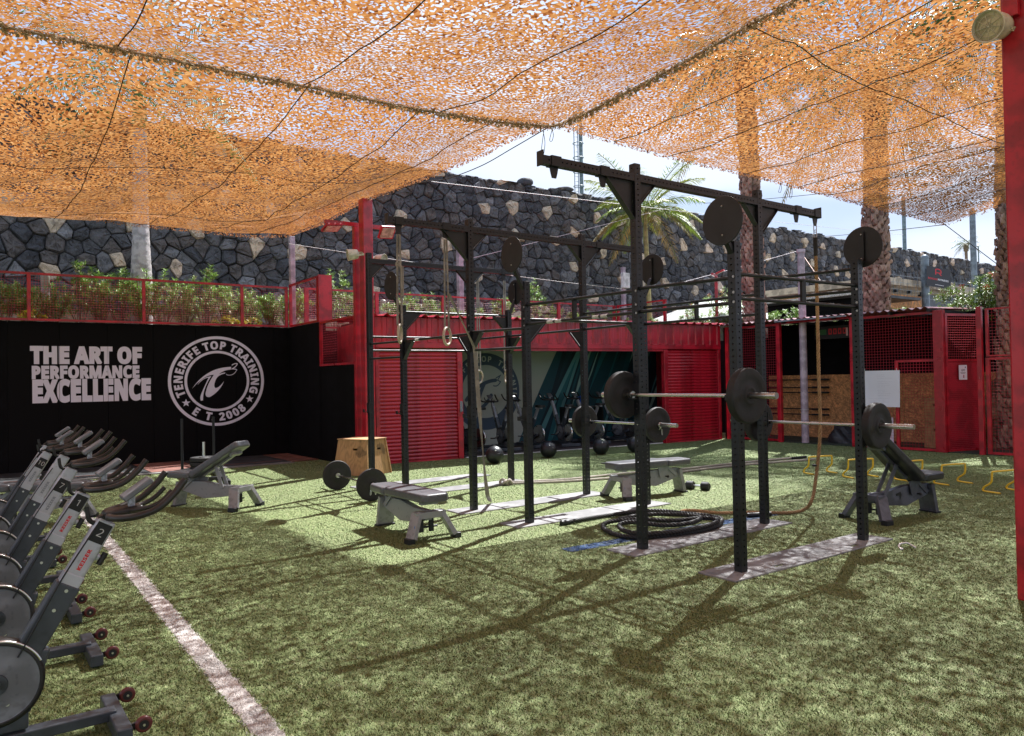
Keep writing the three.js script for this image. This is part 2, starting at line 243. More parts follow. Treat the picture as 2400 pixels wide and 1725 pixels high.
{
  const rockTex = tex(512, (x, y) => { const a = fbm(x * 5, y * 5, 5, 61, 5), b = fbm(x * 24, y * 24, 24, 67, 3), c = smooth(0.62, 0.75, fbm(x * 9, y * 9, 9, 73, 4)), k = 0.55 + 0.75 * a + 0.35 * (b - 0.5) + 0.25 * c; return [k, k, k]; });
  const rockBump = tex(512, (x, y) => { const a = fbm(x * 8, y * 8, 8, 161, 5), b = fbm(x * 30, y * 30, 30, 167, 3); const k = 0.7 * a + 0.3 * b; return [k, k, k]; }, false);
  const rm = (r, g, b) => new THREE.MeshStandardMaterial({ color: lin(r, g, b), roughness: 0.82, map: rep(rockTex, 1.3), bumpMap: rep(rockBump, 1.5), bumpScale: 0.03 });
  const dark = [rm(0.08, 0.082, 0.094), rm(0.115, 0.115, 0.127), rm(0.06, 0.062, 0.074), rm(0.112, 0.10, 0.10), rm(0.165, 0.165, 0.18)], tan = [rm(0.62, 0.50, 0.38), rm(0.66, 0.52, 0.41), rm(0.55, 0.46, 0.36)], light = rm(0.22, 0.22, 0.24);
  const wall = thing('stone_wall', 'tall dark volcanic stone retaining wall with scattered beige stones', 'wall', W(0, WALLV, 0), TH);
  const cw = 0.41, ch = 0.325, u0 = -13, u1 = 58, r = rng(4242), seeds = new Map(), NI = Math.ceil((u1 - u0) / cw), NJ = Math.ceil((WALLTOP + 0.1 - TERR) / ch);
  for (let i = -2; i < NI + 2; i++) for (let j = -2; j < NJ + 2; j++) seeds.set(i + ',' + j, [u0 + (i + 0.5 + (j & 1 ? 0.5 : 0) + (r() - 0.5) * 0.9) * cw, TERR + (j + 0.5 + (r() - 0.5) * 0.85) * ch, r(), r()]);
  const all = [];
  for (let i = 0; i < NI; i++) for (let j = 0; j < NJ; j++) {
    const s = seeds.get(i + ',' + j); let poly = [[s[0] - 1, s[1] - 0.8], [s[0] + 1, s[1] - 0.8], [s[0] + 1, s[1] + 0.8], [s[0] - 1, s[1] + 0.8]];
    for (let a = -2; a <= 2; a++) for (let b = -2; b <= 2; b++) { if (!a && !b) continue; const t = seeds.get((i + a) + ',' + (j + b)); if (!t) continue; const nx = t[0] - s[0], ny = t[1] - s[1], d = (t[0] * t[0] + t[1] * t[1] - s[0] * s[0] - s[1] * s[1]) / 2, out = [];
      for (let k = 0; k < poly.length; k++) { const p = poly[k], q = poly[(k + 1) % poly.length], dp = p[0] * nx + p[1] * ny - d, dq = q[0] * nx + q[1] * ny - d; if (dp <= 0) out.push(p); if (dp * dq < 0) { const f = dp / (dp - dq); out.push([p[0] + (q[0] - p[0]) * f, p[1] + (q[1] - p[1]) * f]); } } poly = out; if (!poly.length) break; }
    const top = WALLTOP + (vnoise(s[0] * 1.7, 3, 1e6, 12) - 0.5) * 0.16; poly = poly.map(p => [p[0], Math.min(p[1], top + (s[2] - 0.5) * 0.06)]).filter((p, k, P) => { const q = P[(k + 1) % P.length]; return Math.hypot(p[0] - q[0], p[1] - q[1]) > 0.035; });
    if (poly.length < 3) continue; const c = poly.reduce((m, p) => [m[0] + p[0] / poly.length, m[1] + p[1] / poly.length], [0, 0]); let area = 0; poly.forEach((p, k) => { const q = poly[(k + 1) % poly.length]; area += p[0] * q[1] - q[0] * p[1]; }); if (area < 0.03) continue;
    // cut the corners so that the stones look tumbled, not sawn
    const cutp = []; poly.forEach((p, k) => { const a = poly[(k + poly.length - 1) % poly.length], b = poly[(k + 1) % poly.length], f = 0.06 + 0.10 * hash(k, i * 31 + j, 3); cutp.push([lerp(p[0], a[0], f), lerp(p[1], a[1], f)], [lerp(p[0], b[0], f), lerp(p[1], b[1], f)]); });
    all.push({ poly: cutp, c, key: s[2], k2: s[3], i, j });
  }
  { const tn = new Set(); for (const o of all) if (o.key < 0.2 && o.j > 0) { let ok = true; for (let a = -2; a <= 2; a++) for (let b = -2; b <= 2; b++) if (tn.has((o.i + a) + ',' + (o.j + b))) ok = false; if (ok) { o.tan = true; tn.add(o.i + ',' + o.j); } } }
  const stoneGeo = o => { if (o.tan) o.poly = o.poly.map(p => [lerp(o.c[0], p[0], 1.1), lerp(o.c[1], p[1], 1.1)]); const n = o.poly.length, rr = rng(o.i * 977 + o.j * 131 + 7), dep = (o.tan ? 0.075 : 0.03) + 0.10 * rr(), tx = (rr() - 0.5) * 0.22, ty = (rr() - 0.5) * 0.22, pos = [], ring = (f, z, jz) => o.poly.map(p => { const x = lerp(p[0], o.c[0], f), y = lerp(p[1], o.c[1], f); return [x, y, z + (x - o.c[0]) * tx * (z > 0.01 ? 1 : 0) + (y - o.c[1]) * ty * (z > 0.01 ? 1 : 0) + (rr() - 0.5) * jz]; });
    const A = ring(0.018, -0.07, 0), B = ring(0.035 + 0.025 * rr(), dep * 0.35, 0.014), C = ring(0.13 + 0.06 * rr(), dep * 0.9, 0.05), D = ring(0.55, dep, 0.07), E = [o.c[0], o.c[1], dep + (rr() - 0.4) * 0.03];
    const tri = (a, b, c) => pos.push(...a, ...b, ...c); for (let k = 0; k < n; k++) { const l = (k + 1) % n; for (const [p, q] of [[A, B], [B, C], [C, D]]) { tri(p[k], p[l], q[l]); tri(p[k], q[l], q[k]); } tri(D[k], D[l], E); }
    const g = new THREE.BufferGeometry(); g.setAttribute('position', new THREE.Float32BufferAttribute(pos, 3)); g.computeVertexNormals(); return uvm(g); };
  const pick = o => { const b = o.tan; return b ? tan[Math.floor(o.k2 * 3)] : o.key > 0.972 ? light : dark[Math.floor(o.k2 * 4.4)]; };
  for (const o of all) { const p = W(o.c[0], WALLV, o.c[1]), d = p.clone().sub(eye), z = d.dot(fwd), x = d.dot(camR) / z, y = d.dot(camU) / z; o.rank = (Math.abs(x) < 0.68 && y < 0.30 && y > 0.06 ? 0 : 1000) + z; }
  all.sort((a, b) => a.rank - b.rank);
  const rest = new Map();
  all.forEach((o, k) => { const m = pick(o), g = stoneGeo(o); if (k < 300) part(wall, 'stone', g, m); else { if (!rest.has(m)) rest.set(m, []); rest.get(m).push(g); } });
  for (const [m, g] of rest) part(wall, 'far_stones', g, m, null, 'stuff');
  part(wall, 'mortar_core', uvm(bx(u1 - u0 + 2, WALLTOP - TERR + 0.3, 0.5, (u0 + u1) / 2, (WALLTOP + TERR) / 2 - 0.2, -0.27)), worn(lin(0.03, 0.03, 0.032), 0.95));
  // boulders lying on the crest
  for (const [x, y, s, w] of [[1228, 418, 0.24, 'round black boulder lying on the crest of the stone wall'], [1325, 433, 0.26, 'flat black boulder lying on the crest of the stone wall']]) { const p = onV(x * 0.945 + 0, y * 0.945, WALLV + 0.15), g = new THREE.IcosahedronGeometry(s, 3), q = g.attributes.position; for (let i = 0; i < q.count; i++) { const k = 0.75 + 0.5 * vnoise(q.getX(i) * 5 + 9, q.getY(i) * 5 + q.getZ(i) * 4 + x, 1e6, 4); q.setXYZ(i, q.getX(i) * k * 1.15, q.getY(i) * k * (x > 1300 ? 0.45 : 0.75), q.getZ(i) * k); } g.computeVertexNormals(); const o = solo('boulder', uvm(g), dark[2], w, 'boulder'); o.position.set(p.x, WALLTOP + s * 0.35, p.z); }
}

// ================================================================ wire mesh fences
function wires(L, H, s, r) { // welded mesh in the x-y plane, from (0,0) to (L,H)
  const pos = [], w = (x0, y0, x1, y1, z) => { const dx = x1 - x0, dy = y1 - y0, l = Math.hypot(dx, dy), nx = -dy / l * r, ny = dx / l * r; const a = [[x0 + nx, y0 + ny, z], [x0, y0, z + r], [x0 - nx, y0 - ny, z], [x0, y0, z - r]], b = a.map(p => [p[0] + dx, p[1] + dy, p[2]]); for (let k = 0; k < 4; k++) { const l2 = (k + 1) % 4; pos.push(...a[k], ...b[k], ...b[l2], ...a[k], ...b[l2], ...a[l2]); } };
  const nx = Math.round(L / s), ny = Math.round(H / s); for (let i = 1; i < nx; i++) w(L * i / nx, 0, L * i / nx, H, r); for (let j = 1; j < ny; j++) w(0, H * j / ny, L, H * j / ny, -r);
  const g = new THREE.BufferGeometry(); g.setAttribute('position', new THREE.Float32BufferAttribute(pos, 3)); g.computeVertexNormals(); return g;
}
function meshFence(a, b, y0, y1, posts, label, o = {}) { // a, b: [u, v]; posts: metres from a
  const A = W(a[0], a[1]), B = W(b[0], b[1]), d = B.clone().sub(A), L = d.length(), f = thing(o.name || 'mesh_fence', label, 'fence', A, Math.atan2(-d.z, d.x), o.group), t = o.t || 0.045, H = y1 - y0;
  part(f, 'top_rail', uvm(bx(L, t, t, L / 2, y1 - t / 2, 0)), M.red); part(f, 'bottom_rail', uvm(bx(L, t, t, L / 2, y0 + t / 2, 0)), M.red);
  for (const x of posts) part(f, 'post', uvm(bx(o.pw || 0.06, H - 0.002, t + 0.012, x, y0 + H / 2, 0)), M.red);
  part(f, 'wire_mesh', at(wires(L, H - 2 * t, o.s || 0.05, o.r || 0.0014), 0, y0 + t, 0), M.redFade);
  return f;
}

// ================================================================ black wall with the painted lettering
{
  const c = (x, y) => { const p = onV(x, y, 13.5); return [uOf(p), p.y]; };
  const U0 = -4.4, U1 = 0.71, Y0 = 0.5, Y1 = 3.0, w = 2048, h = 1024, X = u => (u - U0) / (U1 - U0) * w, Y = y => (Y1 - y) / (Y1 - Y0) * h;
  const print = canvas(w, h, x => {
    x.fillStyle = 'rgb(13,13,15)'; x.fillRect(0, 0, w, h); const ink = 'rgb(220,216,232)'; x.fillStyle = x.strokeStyle = ink;
    const line = (s, q0, q1, thick) => { const a = c(...q0), b = c(...q1), X0 = X(a[0]), X1 = X(b[0]), T = Y(a[1]), B = Y(b[1]); x.save(); x.font = 'bold 200px sans-serif'; const m = x.measureText(s).width; x.translate(X0, B); x.scale((X1 - X0) / (m + thick), (B - T) / (200 * 0.714 + thick)); x.lineWidth = thick; x.lineJoin = 'miter'; x.miterLimit = 2; x.textBaseline = 'alphabetic'; x.fillText(s, thick / 2, -thick / 2); x.strokeText(s, thick / 2, -thick / 2); x.restore(); };
    line('THE ART OF', [65, 766], [317, 806], 20); line('PERFORMANCE', [67, 810], [311, 837], 18); line('EXCELLENCE', [67, 841], [337, 886], 20);
    const cen = c(482, 845), cx = X(cen[0]), cyy = Y(1.735), R = 1.03 * w / (U1 - U0); x.save(); x.translate(cx, cyy); x.scale(1, (h / (Y1 - Y0)) / (w / (U1 - U0)) * 0.965);
    const ring = (r, t) => { x.lineWidth = t * R; x.beginPath(); x.arc(0, 0, r * R, 0, 7); x.stroke(); }; ring(0.968, 0.064); ring(0.648, 0.056);
    const glyph = (ch, deg, flip) => { const a = deg * Math.PI / 180; x.save(); x.translate(Math.cos(a) * 0.80 * R, -Math.sin(a) * 0.80 * R); x.rotate(flip ? -a - Math.PI / 2 : Math.PI / 2 - a); x.font = `bold ${0.235 * R}px sans-serif`; x.textAlign = 'center'; x.textBaseline = 'alphabetic'; x.lineWidth = 0.012 * R; x.fillText(ch, 0, 0.085 * R); x.strokeText(ch, 0, 0.085 * R); x.restore(); };
    const arc = (s, a0, a1, flip) => { x.font = `bold ${0.235 * R}px sans-serif`; const ws = [...s].map(q => x.measureText(q).width + 0.01 * R), tot = ws.reduce((p, q) => p + q, 0) - ws[0] / 2 - ws[ws.length - 1] / 2; let acc = -ws[0] / 2; [...s].forEach((q, k) => { acc += ws[k] / 2; glyph(q, a0 + (a1 - a0) * acc / tot, flip); acc += ws[k] / 2; }); };
    arc('TENERIFE TOP TRAINING', 200, -16, false); glyph('E', 236, true); glyph('T', 256, true); glyph('.', 263, true); arc('2008', 276, 309, true);
    const star = deg => { const a = deg * Math.PI / 180, sx = Math.cos(a) * 0.80 * R, sy = -Math.sin(a) * 0.80 * R; x.beginPath(); for (let k = 0; k < 10; k++) { const r = (k & 1 ? 0.038 : 0.092) * R, t = -Math.PI / 2 + k * Math.PI / 5; x.lineTo(sx + Math.cos(t) * r, sy + Math.sin(t) * r); } x.closePath(); x.fill(); }; star(216); star(-32);
    const S = R / 800; x.scale(S, S); x.translate(-920, -800);
    x.beginPath(); x.moveTo(495, 940); x.quadraticCurveTo(630, 710, 860, 605); x.quadraticCurveTo(1000, 550, 1155, 548); x.lineTo(1140, 600); x.quadraticCurveTo(1020, 605, 945, 680); x.quadraticCurveTo(1000, 650, 1052, 648); x.lineTo(1045, 668); x.quadraticCurveTo(930, 690, 893, 770); x.quadraticCurveTo(840, 900, 885, 925); x.quadraticCurveTo(950, 920, 1030, 800); x.quadraticCurveTo(960, 985, 790, 1082); x.quadraticCurveTo(715, 1095, 718, 1020); x.quadraticCurveTo(740, 870, 858, 688); x.quadraticCurveTo(760, 690, 660, 770); x.quadraticCurveTo(560, 850, 495, 940); x.fill();
    x.beginPath(); x.moveTo(818, 712); x.quadraticCurveTo(740, 830, 700, 960); x.quadraticCurveTo(676, 1050, 676, 1140); x.lineTo(640, 1145); x.quadraticCurveTo(615, 1090, 660, 990); x.quadraticCurveTo(720, 850, 770, 740); x.quadraticCurveTo(690, 740, 585, 870); x.quadraticCurveTo(660, 730, 818, 712); x.fill();
    x.lineCap = 'round'; x.lineWidth = 17; x.beginPath(); x.moveTo(1168, 516); x.quadraticCurveTo(1215, 478, 1256, 492); x.quadraticCurveTo(1250, 540, 1165, 585); x.quadraticCurveTo(1235, 585, 1246, 605); x.stroke(); x.lineWidth = 10; x.beginPath(); x.moveTo(1246, 605); x.quadraticCurveTo(1200, 705, 1105, 697); x.quadraticCurveTo(1075, 695, 1070, 680); x.stroke(); x.restore();
  });
  const pm = new THREE.MeshPhysicalMaterial({ map: print, roughness: 0.8, specularIntensity: 0.25 });
  const wall = thing('black_panel_wall', 'black panelled wall painted with white slogan and round emblem', 'wall', W(0, 13.5, 0), TH);
  const edges = [-12]; for (let u = -0.15 - 0.86 * 13; u < 0.8; u += 0.86) edges.push(u); edges.push(1.05);
  for (let k = 0; k < edges.length - 1; k++) { const a = edges[k] + 0.004, b = edges[k + 1] - 0.004, g = bx(b - a, 2.955, 0.05, (a + b) / 2, 1.4775, -0.025), uv = g.attributes.uv, p = g.attributes.position; for (let i = 0; i < p.count; i++) uv.setXY(i, (p.getX(i) - U0) / (U1 - U0), (p.getY(i) - Y0) / (Y1 - Y0)); const inside = a > U0 - 0.9 && b < U1 + 0.01; part(wall, 'panel', inside ? g : uvm(g), inside ? pm : M.blackWall); }
  part(wall, 'backing', uvm(bx(13.2, 2.94, 0.12, -5.4, 1.47, -0.12)), M.black); part(wall, 'corner_post', uvm(bx(0.1, 2.95, 0.1, 1.1, 1.475, -0.01)), M.blackWall);
  const side = thing('black_side_wall', 'plain black wall returning from the emblem wall towards the red container', 'wall', W(1.05, 0, 0), TH);
  part(side, 'panel', uvm(bx(0.12, 2.955, 1.9, 0.07, 1.4775, -12.5)), M.blackWall); part(side, 'panel', uvm(bx(0.12, 2.0, 1.9, 0.07, 1.0, -10.67)), M.blackWall);
  part(side, 'end_plate', uvm(bx(0.30, 1.02, 0.05, 0.15, 3.47, -11.62)), M.red, 'upright red end plate on the mesh rail');
  meshFence([-12, 13.42], [1.02, 13.42], 2.962, 3.905, [0.03, 1.74, 3.8, 5.85, 7.9, 9.94, 11.97, 12.99], 'red mesh fence on the black emblem wall');
  meshFence([1.07, 13.38], [1.07, 11.66], 2.962, 3.96, [0.03, 1.69], 'short red mesh fence on the black return wall');
  meshFence([1.07, 11.58], [1.07, 9.78], 2.005, 2.96, [0.03, 1.77], 'red mesh window set above the low black return wall', { name: 'mesh_window' });
  meshFence([1.4, 13.3], [11.45, 13.3], 2.95, 3.905, [0.03, 1.85, 3.78, 5.75, 7.75, 10.0], 'long red mesh fence above the corrugated container roof', { pw: 0.09 });
  meshFence([11.48, 13.24], [11.48, 11.2], 2.95, 3.905, [0.05, 1.0, 1.98], 'short red mesh fence end beside the white tent', { pw: 0.09 });
  struct('terrace_wall', uvm(join([bx(10.2, 2.9, 0.2, 6.4, 1.45, -13.42), bx(0.2, 2.66, 30, 12.8, 1.33, 1)])).applyMatrix4(new THREE.Matrix4().makeRotationY(TH)).translate(P1.x, 0, P1.z), M.blackWall, 'dark retaining wall of the planted terrace');
}

// ================================================================ red container with roller shutters
const C0 = G(835, 1030), C1 = G(1600, 973), CL = C1.distanceTo(C0), CROT = Math.atan2(-(C1.z - C0.z), C1.x - C0.x);
const CW = (x, y, z) => V3(x, y, z).applyAxisAngle(YUP, CROT).add(C0);
{
  const k = thing('red_container', 'red corrugated training container with an open roller front', 'container', C0, CROT);
  const post = (x, w) => part(k, 'jamb', uvm(rb(w, 2.32, 0.12, 0.01, x + w / 2, 1.16, -0.06)), M.red); post(0, 0.09); post(1.80, 0.12); post(7.44, 0.12); post(CL - 0.09, 0.09);
  const slat = (() => { const s = []; for (let q = 0; q <= 5; q++) { const t = q / 5; s.push([Math.sin(t * Math.PI) * 0.016 + 0.002, t * 0.0655]); } const g = new THREE.BufferGeometry(), pos = []; const quad = (a, b, c, d) => pos.push(...a, ...b, ...c, ...a, ...c, ...d);
    for (let q = 0; q < 5; q++) { const [z0, y0] = s[q], [z1, y1] = s[q + 1]; quad([0, y0, z0], [1, y0, z0], [1, y1, z1], [0, y1, z1]); } quad([0, 0.0655, 0.002], [1, 0.0655, 0.002], [1, 0.072, -0.006], [0, 0.072, -0.006]); quad([1, 0, -0.02], [0, 0, -0.02], [0, 0.072, -0.02], [1, 0.072, -0.02]); quad([0, 0, -0.02], [1, 0, -0.02], [1, 0, 0.002], [0, 0, 0.002]);
    g.setAttribute('position', new THREE.Float32BufferAttribute(pos, 3)); g.computeVertexNormals(); return g; })();
  const shutter = (x0, x1, label) => { const sg = new THREE.Group(); sg.name = 'roller_shutter'; sg.userData.label = label; k.add(sg); const w = x1 - x0, g = slat.clone(), p = g.attributes.position; for (let i = 0; i < p.count; i++) p.setX(i, p.getX(i) * w); const gg = uvm(g); for (let j = 0; j < 30; j++) { const m = part(sg, 'slat', gg, M.red); m.position.set(x0, 0.03 + j * 0.076, -0.05); } part(sg, 'bottom_bar', uvm(bx(w, 0.035, 0.04, (x0 + x1) / 2, 0.018, -0.055)), M.redFade); };
  shutter(0.092, 1.798, 'closed red shutter nearest the plywood box'); shutter(7.562, CL - 0.092, 'closed red shutter nearest the storage shed');
  part(k, 'header', uvm(join([rb(CL, 0.12, 0.1, 0.01, CL / 2, 2.385, -0.03), bx(5.5, 0.05, 0.14, 4.68, 2.30, -0.08)])), M.red);
  { // trapezoid fascia
    const pts = [], per = 0.245; for (let x = 0; x < CL; x += per) { pts.push([x, 0], [x + per * 0.5, 0], [x + per * 0.6, 0.028], [x + per * 0.9, 0.028]); } const pos = []; for (let i = 0; i < pts.length - 1; i++) { const [x0, z0] = pts[i], x1 = Math.min(CL, pts[i + 1][0]), z1 = pts[i + 1][1]; if (x0 >= CL) break; pos.push(x0, 0, z0, x1, 0, z1, x1, 0.5, z1, x0, 0, z0, x1, 0.5, z1, x0, 0.5, z0); } const g = new THREE.BufferGeometry(); g.setAttribute('position', new THREE.Float32BufferAttribute(pos, 3)); g.computeVertexNormals(); part(k, 'fascia', uvm(at(g, 0, 2.44, 0.01)), M.red); part(k, 'fascia_backing', uvm(bx(CL, 0.5, 0.03, CL / 2, 2.69, -0.02)), M.red);
  }
  { // wavy roof sheet
    const n = 420, pos = [], idx = []; for (let i = 0; i <= n; i++) { const x = -0.05 + (CL + 0.1) * i / n, s = mod(x / 0.27, 1), w = s < 0.5 ? 0 : 0.05 * Math.sin((s - 0.5) * 2 * Math.PI); for (const [z, dy] of [[0.16, 0], [-2.5, 0.06]]) for (const t of [0, -0.008]) pos.push(x, 2.955 + w + dy + t, z); } for (let i = 0; i < n; i++) { const a = i * 4, b = a + 4; idx.push(a, b, b + 2, a, b + 2, a + 2, a + 1, b + 3, b + 1, a + 1, a + 3, b + 3, a, a + 1, b + 1, a, b + 1, b); } const g = new THREE.BufferGeometry(); g.setAttribute('position', new THREE.Float32BufferAttribute(pos, 3)); g.setIndex(idx); part(k, 'roof_sheet', uvm(g), M.redFade);
  }
  part(k, 'ceiling', uvm(bx(CL - 0.1, 0.04, 2.36, CL / 2, 2.93, -1.24)), M.rackDark); part(k, 'side_wall', uvm(bx(0.05, 2.9, 2.4, 0.027, 1.45, -1.33)), M.red); part(k, 'side_wall', uvm(bx(0.05, 2.9, 2.4, CL - 0.027, 1.45, -1.33)), M.red);
  part(k, 'floor', uvm(bx(CL - 0.2, 0.02, 2.3, CL / 2, 0.006, -1.25)), worn(lin(0.05, 0.035, 0.035), 0.85)); part(k, 'threshold', uvm(bx(5.4, 0.02, 0.03, 4.7, 0.012, -0.08)), M.white);
  const bw = 2.5 , X0 = 0.06, X1 = CL - 0.06, loc = (x, y) => { const p = onAB(x, y, CW(0, 0, -bw), CW(CL, 0, -bw)); const q = p.clone().sub(C0).applyAxisAngle(YUP, -CROT); return [q.x, q.y]; };
  const w = 2048, h = 640, MX = x => (x - X0) / (X1 - X0) * w, MY = y => (2.9 - y) / 2.9 * h;
  const mural = canvas(w, h, x => {
    x.fillStyle = 'rgb(182,192,184)'; x.fillRect(0, 0, w, h); const e0 = MX(loc(1180, 800)[0]), r = rng(5);
    const ex = MX(loc(1395, 850)[0]), tones = ['rgb(40,112,124)', 'rgb(22,74,88)', 'rgb(96,158,164)', 'rgb(14,48,62)', 'rgb(150,190,188)', 'rgb(30,92,106)', 'rgb(18,58,72)'];
    x.fillStyle = 'rgb(24,80,94)'; x.beginPath(); x.moveTo(e0 + 230, 0); x.lineTo(w, 0); x.lineTo(w, h); x.lineTo(e0 - 110, h); x.quadraticCurveTo(e0 + 40, h * 0.5, e0 + 230, 0); x.fill();
    for (let q = 0; q < 90; q++) { const bxx = e0 + (w - e0) * r(), lean = 150 + r() * 180, wd = 8 + r() * r() * 70; x.fillStyle = tones[Math.floor(r() * 7)]; x.beginPath(); x.moveTo(bxx + lean, 0); x.lineTo(bxx + lean + wd * 1.5, 0); x.quadraticCurveTo(bxx + lean * 0.3 + wd, h * 0.55, bxx - 30 + wd * 0.6, h); x.lineTo(bxx - 60, h); x.quadraticCurveTo(bxx + lean * 0.3, h * 0.55, bxx + lean, 0); x.fill(); }
    const cc = loc(1075, 868), cx = MX(cc[0]), cyy = MY(cc[1]), k2 = w / (X1 - X0), R = 1.0 * k2; x.save(); x.translate(cx, cyy); x.scale(1, (h / 2.9) / k2); x.fillStyle = x.strokeStyle = 'rgb(64,86,108)'; x.lineWidth = 0.30 * R; x.beginPath(); x.arc(0, 0, 0.82 * R, 0, 7); x.stroke();
    x.fillStyle = 'rgb(190,200,192)'; x.font = `bold ${0.2 * R}px sans-serif`; x.textAlign = 'center'; x.textBaseline = 'middle'; [...'TENERIFE TOP TRAINING'].forEach((ch, i) => { const a = (205 - i * 11.2) * Math.PI / 180; x.save(); x.translate(Math.cos(a) * 0.82 * R, -Math.sin(a) * 0.82 * R); x.rotate(Math.PI / 2 - a); x.fillText(ch, 0, 0); x.restore(); });
    x.strokeStyle = 'rgb(64,86,108)'; x.lineWidth = 0.09 * R; x.lineCap = 'round'; x.beginPath(); x.moveTo(-0.55 * R, 0.2 * R); x.quadraticCurveTo(-0.2 * R, -0.25 * R, 0.28 * R, -0.28 * R); x.stroke(); x.beginPath(); x.moveTo(-0.05 * R, -0.18 * R); x.quadraticCurveTo(-0.3 * R, 0.3 * R, -0.15 * R, 0.42 * R); x.quadraticCurveTo(0.05 * R, 0.3 * R, 0.15 * R, 0.1 * R); x.stroke(); x.lineWidth = 0.025 * R; x.beginPath(); x.moveTo(0.3 * R, -0.34 * R); x.lineTo(0.42 * R, -0.4 * R); x.lineTo(0.34 * R, -0.28 * R); x.lineTo(0.42 * R, -0.24 * R); x.quadraticCurveTo(0.35 * R, -0.1 * R, 0.22 * R, -0.14 * R); x.stroke(); x.restore();
  });
  const g = sheet(V3(X0, 0.02, -bw + 0.03), V3(X1, 0.02, -bw + 0.03), V3(X1, 2.9, -bw + 0.03), V3(X0, 2.9, -bw + 0.03)); part(k, 'mural_wall', g, new THREE.MeshStandardMaterial({ map: mural, roughness: 0.6 }), 'back wall painted with a round emblem and teal swooshes'); part(k, 'back_wall', uvm(bx(CL, 2.9, 0.05, CL / 2, 1.45, -bw - 0.03)), M.red);
  part(k, 'shutter_lock', rb(0.06, 0.22, 0.03, 0.006, 1.865, 1.1, 0.015), M.greyPole);
}

// ================================================================ canopy posts, lamps and loudspeakers
function loudspeaker(label, p, dir) { // round cabinet, p: centre of its face, dir: where it looks
  const s = thing('loudspeaker', label, 'loudspeaker', p); const turn = new THREE.Quaternion().setFromUnitVectors(YUP, dir.clone().normalize());
  const q = g => g.applyQuaternion(turn);
  part(s, 'cabinet', q(lathe([[0.001, -0.2], [0.06, -0.2], [0.085, -0.185], [0.092, -0.15], [0.108, -0.01], [0.112, 0], [0.108, 0.004], [0.098, -0.004], [0.096, -0.02]], 32)), M.beige);
  part(s, 'grille', q(lathe([[0.001, -0.012], [0.05, -0.014], [0.096, -0.02]], 28)), M.beigeGrille);
  const sp = []; for (let k = 0; k < 9; k++) { const a = k / 9 * 6.283; sp.push(cy(V3(0, -0.008, 0), V3(Math.cos(a) * 0.094, -0.013, Math.sin(a) * 0.094), 0.0025, 0.0025, 5)); } sp.push(new THREE.TorusGeometry(0.075, 0.002, 5, 28).rotateX(Math.PI / 2).translate(0, -0.011, 0)); part(s, 'grille_spokes', q(join(sp)), M.beige);
  part(s, 'bracket', q(join([bx(0.03, 0.16, 0.012, 0, -0.2, 0.09), bx(0.03, 0.16, 0.012, 0, -0.2, -0.09), bx(0.03, 0.012, 0.19, 0, -0.285, 0), cy(V3(0, -0.14, -0.105), V3(0, -0.14, 0.105), 0.008, 0.008, 8)])), M.beige); return s;
}
function floodHead(parent, x, y, z, tilt) { const h = new THREE.Group(); h.name = 'floodlight'; h.position.set(x, y, z); h.rotation.set(tilt, 0, 0.12); parent.add(h); part(h, 'housing', uvm(rb(0.34, 0.05, 0.28, 0.012, 0, 0, 0)), M.redFade); part(h, 'lens', rb(0.28, 0.012, 0.22, 0.004, 0, -0.028, 0), worn(lin(0.62, 0.42, 0.36), 0.25)); }
{
  const a = thing('canopy_post', 'square red post carrying the net beside the plywood box', 'post', W(1.05, 9.23, 0), TH); part(a, 'shaft', uvm(rb(0.2, 5.12, 0.2, 0.012, 0, 2.56, 0)), M.red); part(a, 'base_plate', uvm(bx(0.34, 0.02, 0.34, 0, 0.012, 0)), M.red);
  const b = thing('canopy_post', 'thick red post wearing a black cable and the big loudspeaker', 'post', W(0.975, -1.85, 0), TH); part(b, 'shaft', uvm(rb(0.26, 5.5, 0.26, 0.015, 0, 2.75, 0)), M.red);
  part(b, 'bracket', uvm(rb(0.05, 0.15, 0.1, 0.008, -0.155, 4.22, -0.05)), M.red); part(b, 'cable', tube([V3(-0.04, 5.4, 0.14), V3(-0.035, 4.2, 0.139), V3(-0.03, 3.0, 0.141), V3(0.02, 1.6, 0.139), V3(0.06, 0.02, 0.14)], 0.007, 40, 6), M.cable);
  const face = onU(2188, 58, 0.66); loudspeaker('round cream loudspeaker on the thick red post', face, V3(-0.85, -0.2, 0.5));
  const l1 = thing('floodlight_pole', 'red pole with two floodlights next to the canopy post', 'light pole', W(1.02, 9.62, 0), TH); part(l1, 'pole', uvm(rb(0.1, 4.66, 0.1, 0.006, 0, 2.33, 0)), M.red); part(l1, 'cross_arm', uvm(bx(1.25, 0.07, 0.07, 0, 4.7, 0)), M.red); floodHead(l1, -0.52, 4.58, 0.08, -0.32); floodHead(l1, 0.62, 4.6, 0.1, -0.85);
  loudspeaker('cream loudspeaker facing the emblem wall on the red canopy post', onV(770, 565, 9.2), V3(-0.9, -0.15, 0.35)); loudspeaker('cream loudspeaker facing the container on the red canopy post', onV(851, 575, 9.35), V3(0.85, -0.15, 0.45));
  const p2 = onV(1588, 700, 12.0), l2 = thing('floodlight_pole', 'red pole with one floodlight behind the flowering oleander', 'light pole', p2.clone().setY(TERR), TH + 0.5); part(l2, 'pole', uvm(rb(0.09, 1.93, 0.09, 0.006, 0, 0.965, 0)), M.red); part(l2, 'cross_arm', uvm(bx(0.8, 0.07, 0.07, -0.3, 1.96, 0)), M.red); floodHead(l2, 0.16, 2.12, 0.1, -0.4);
}

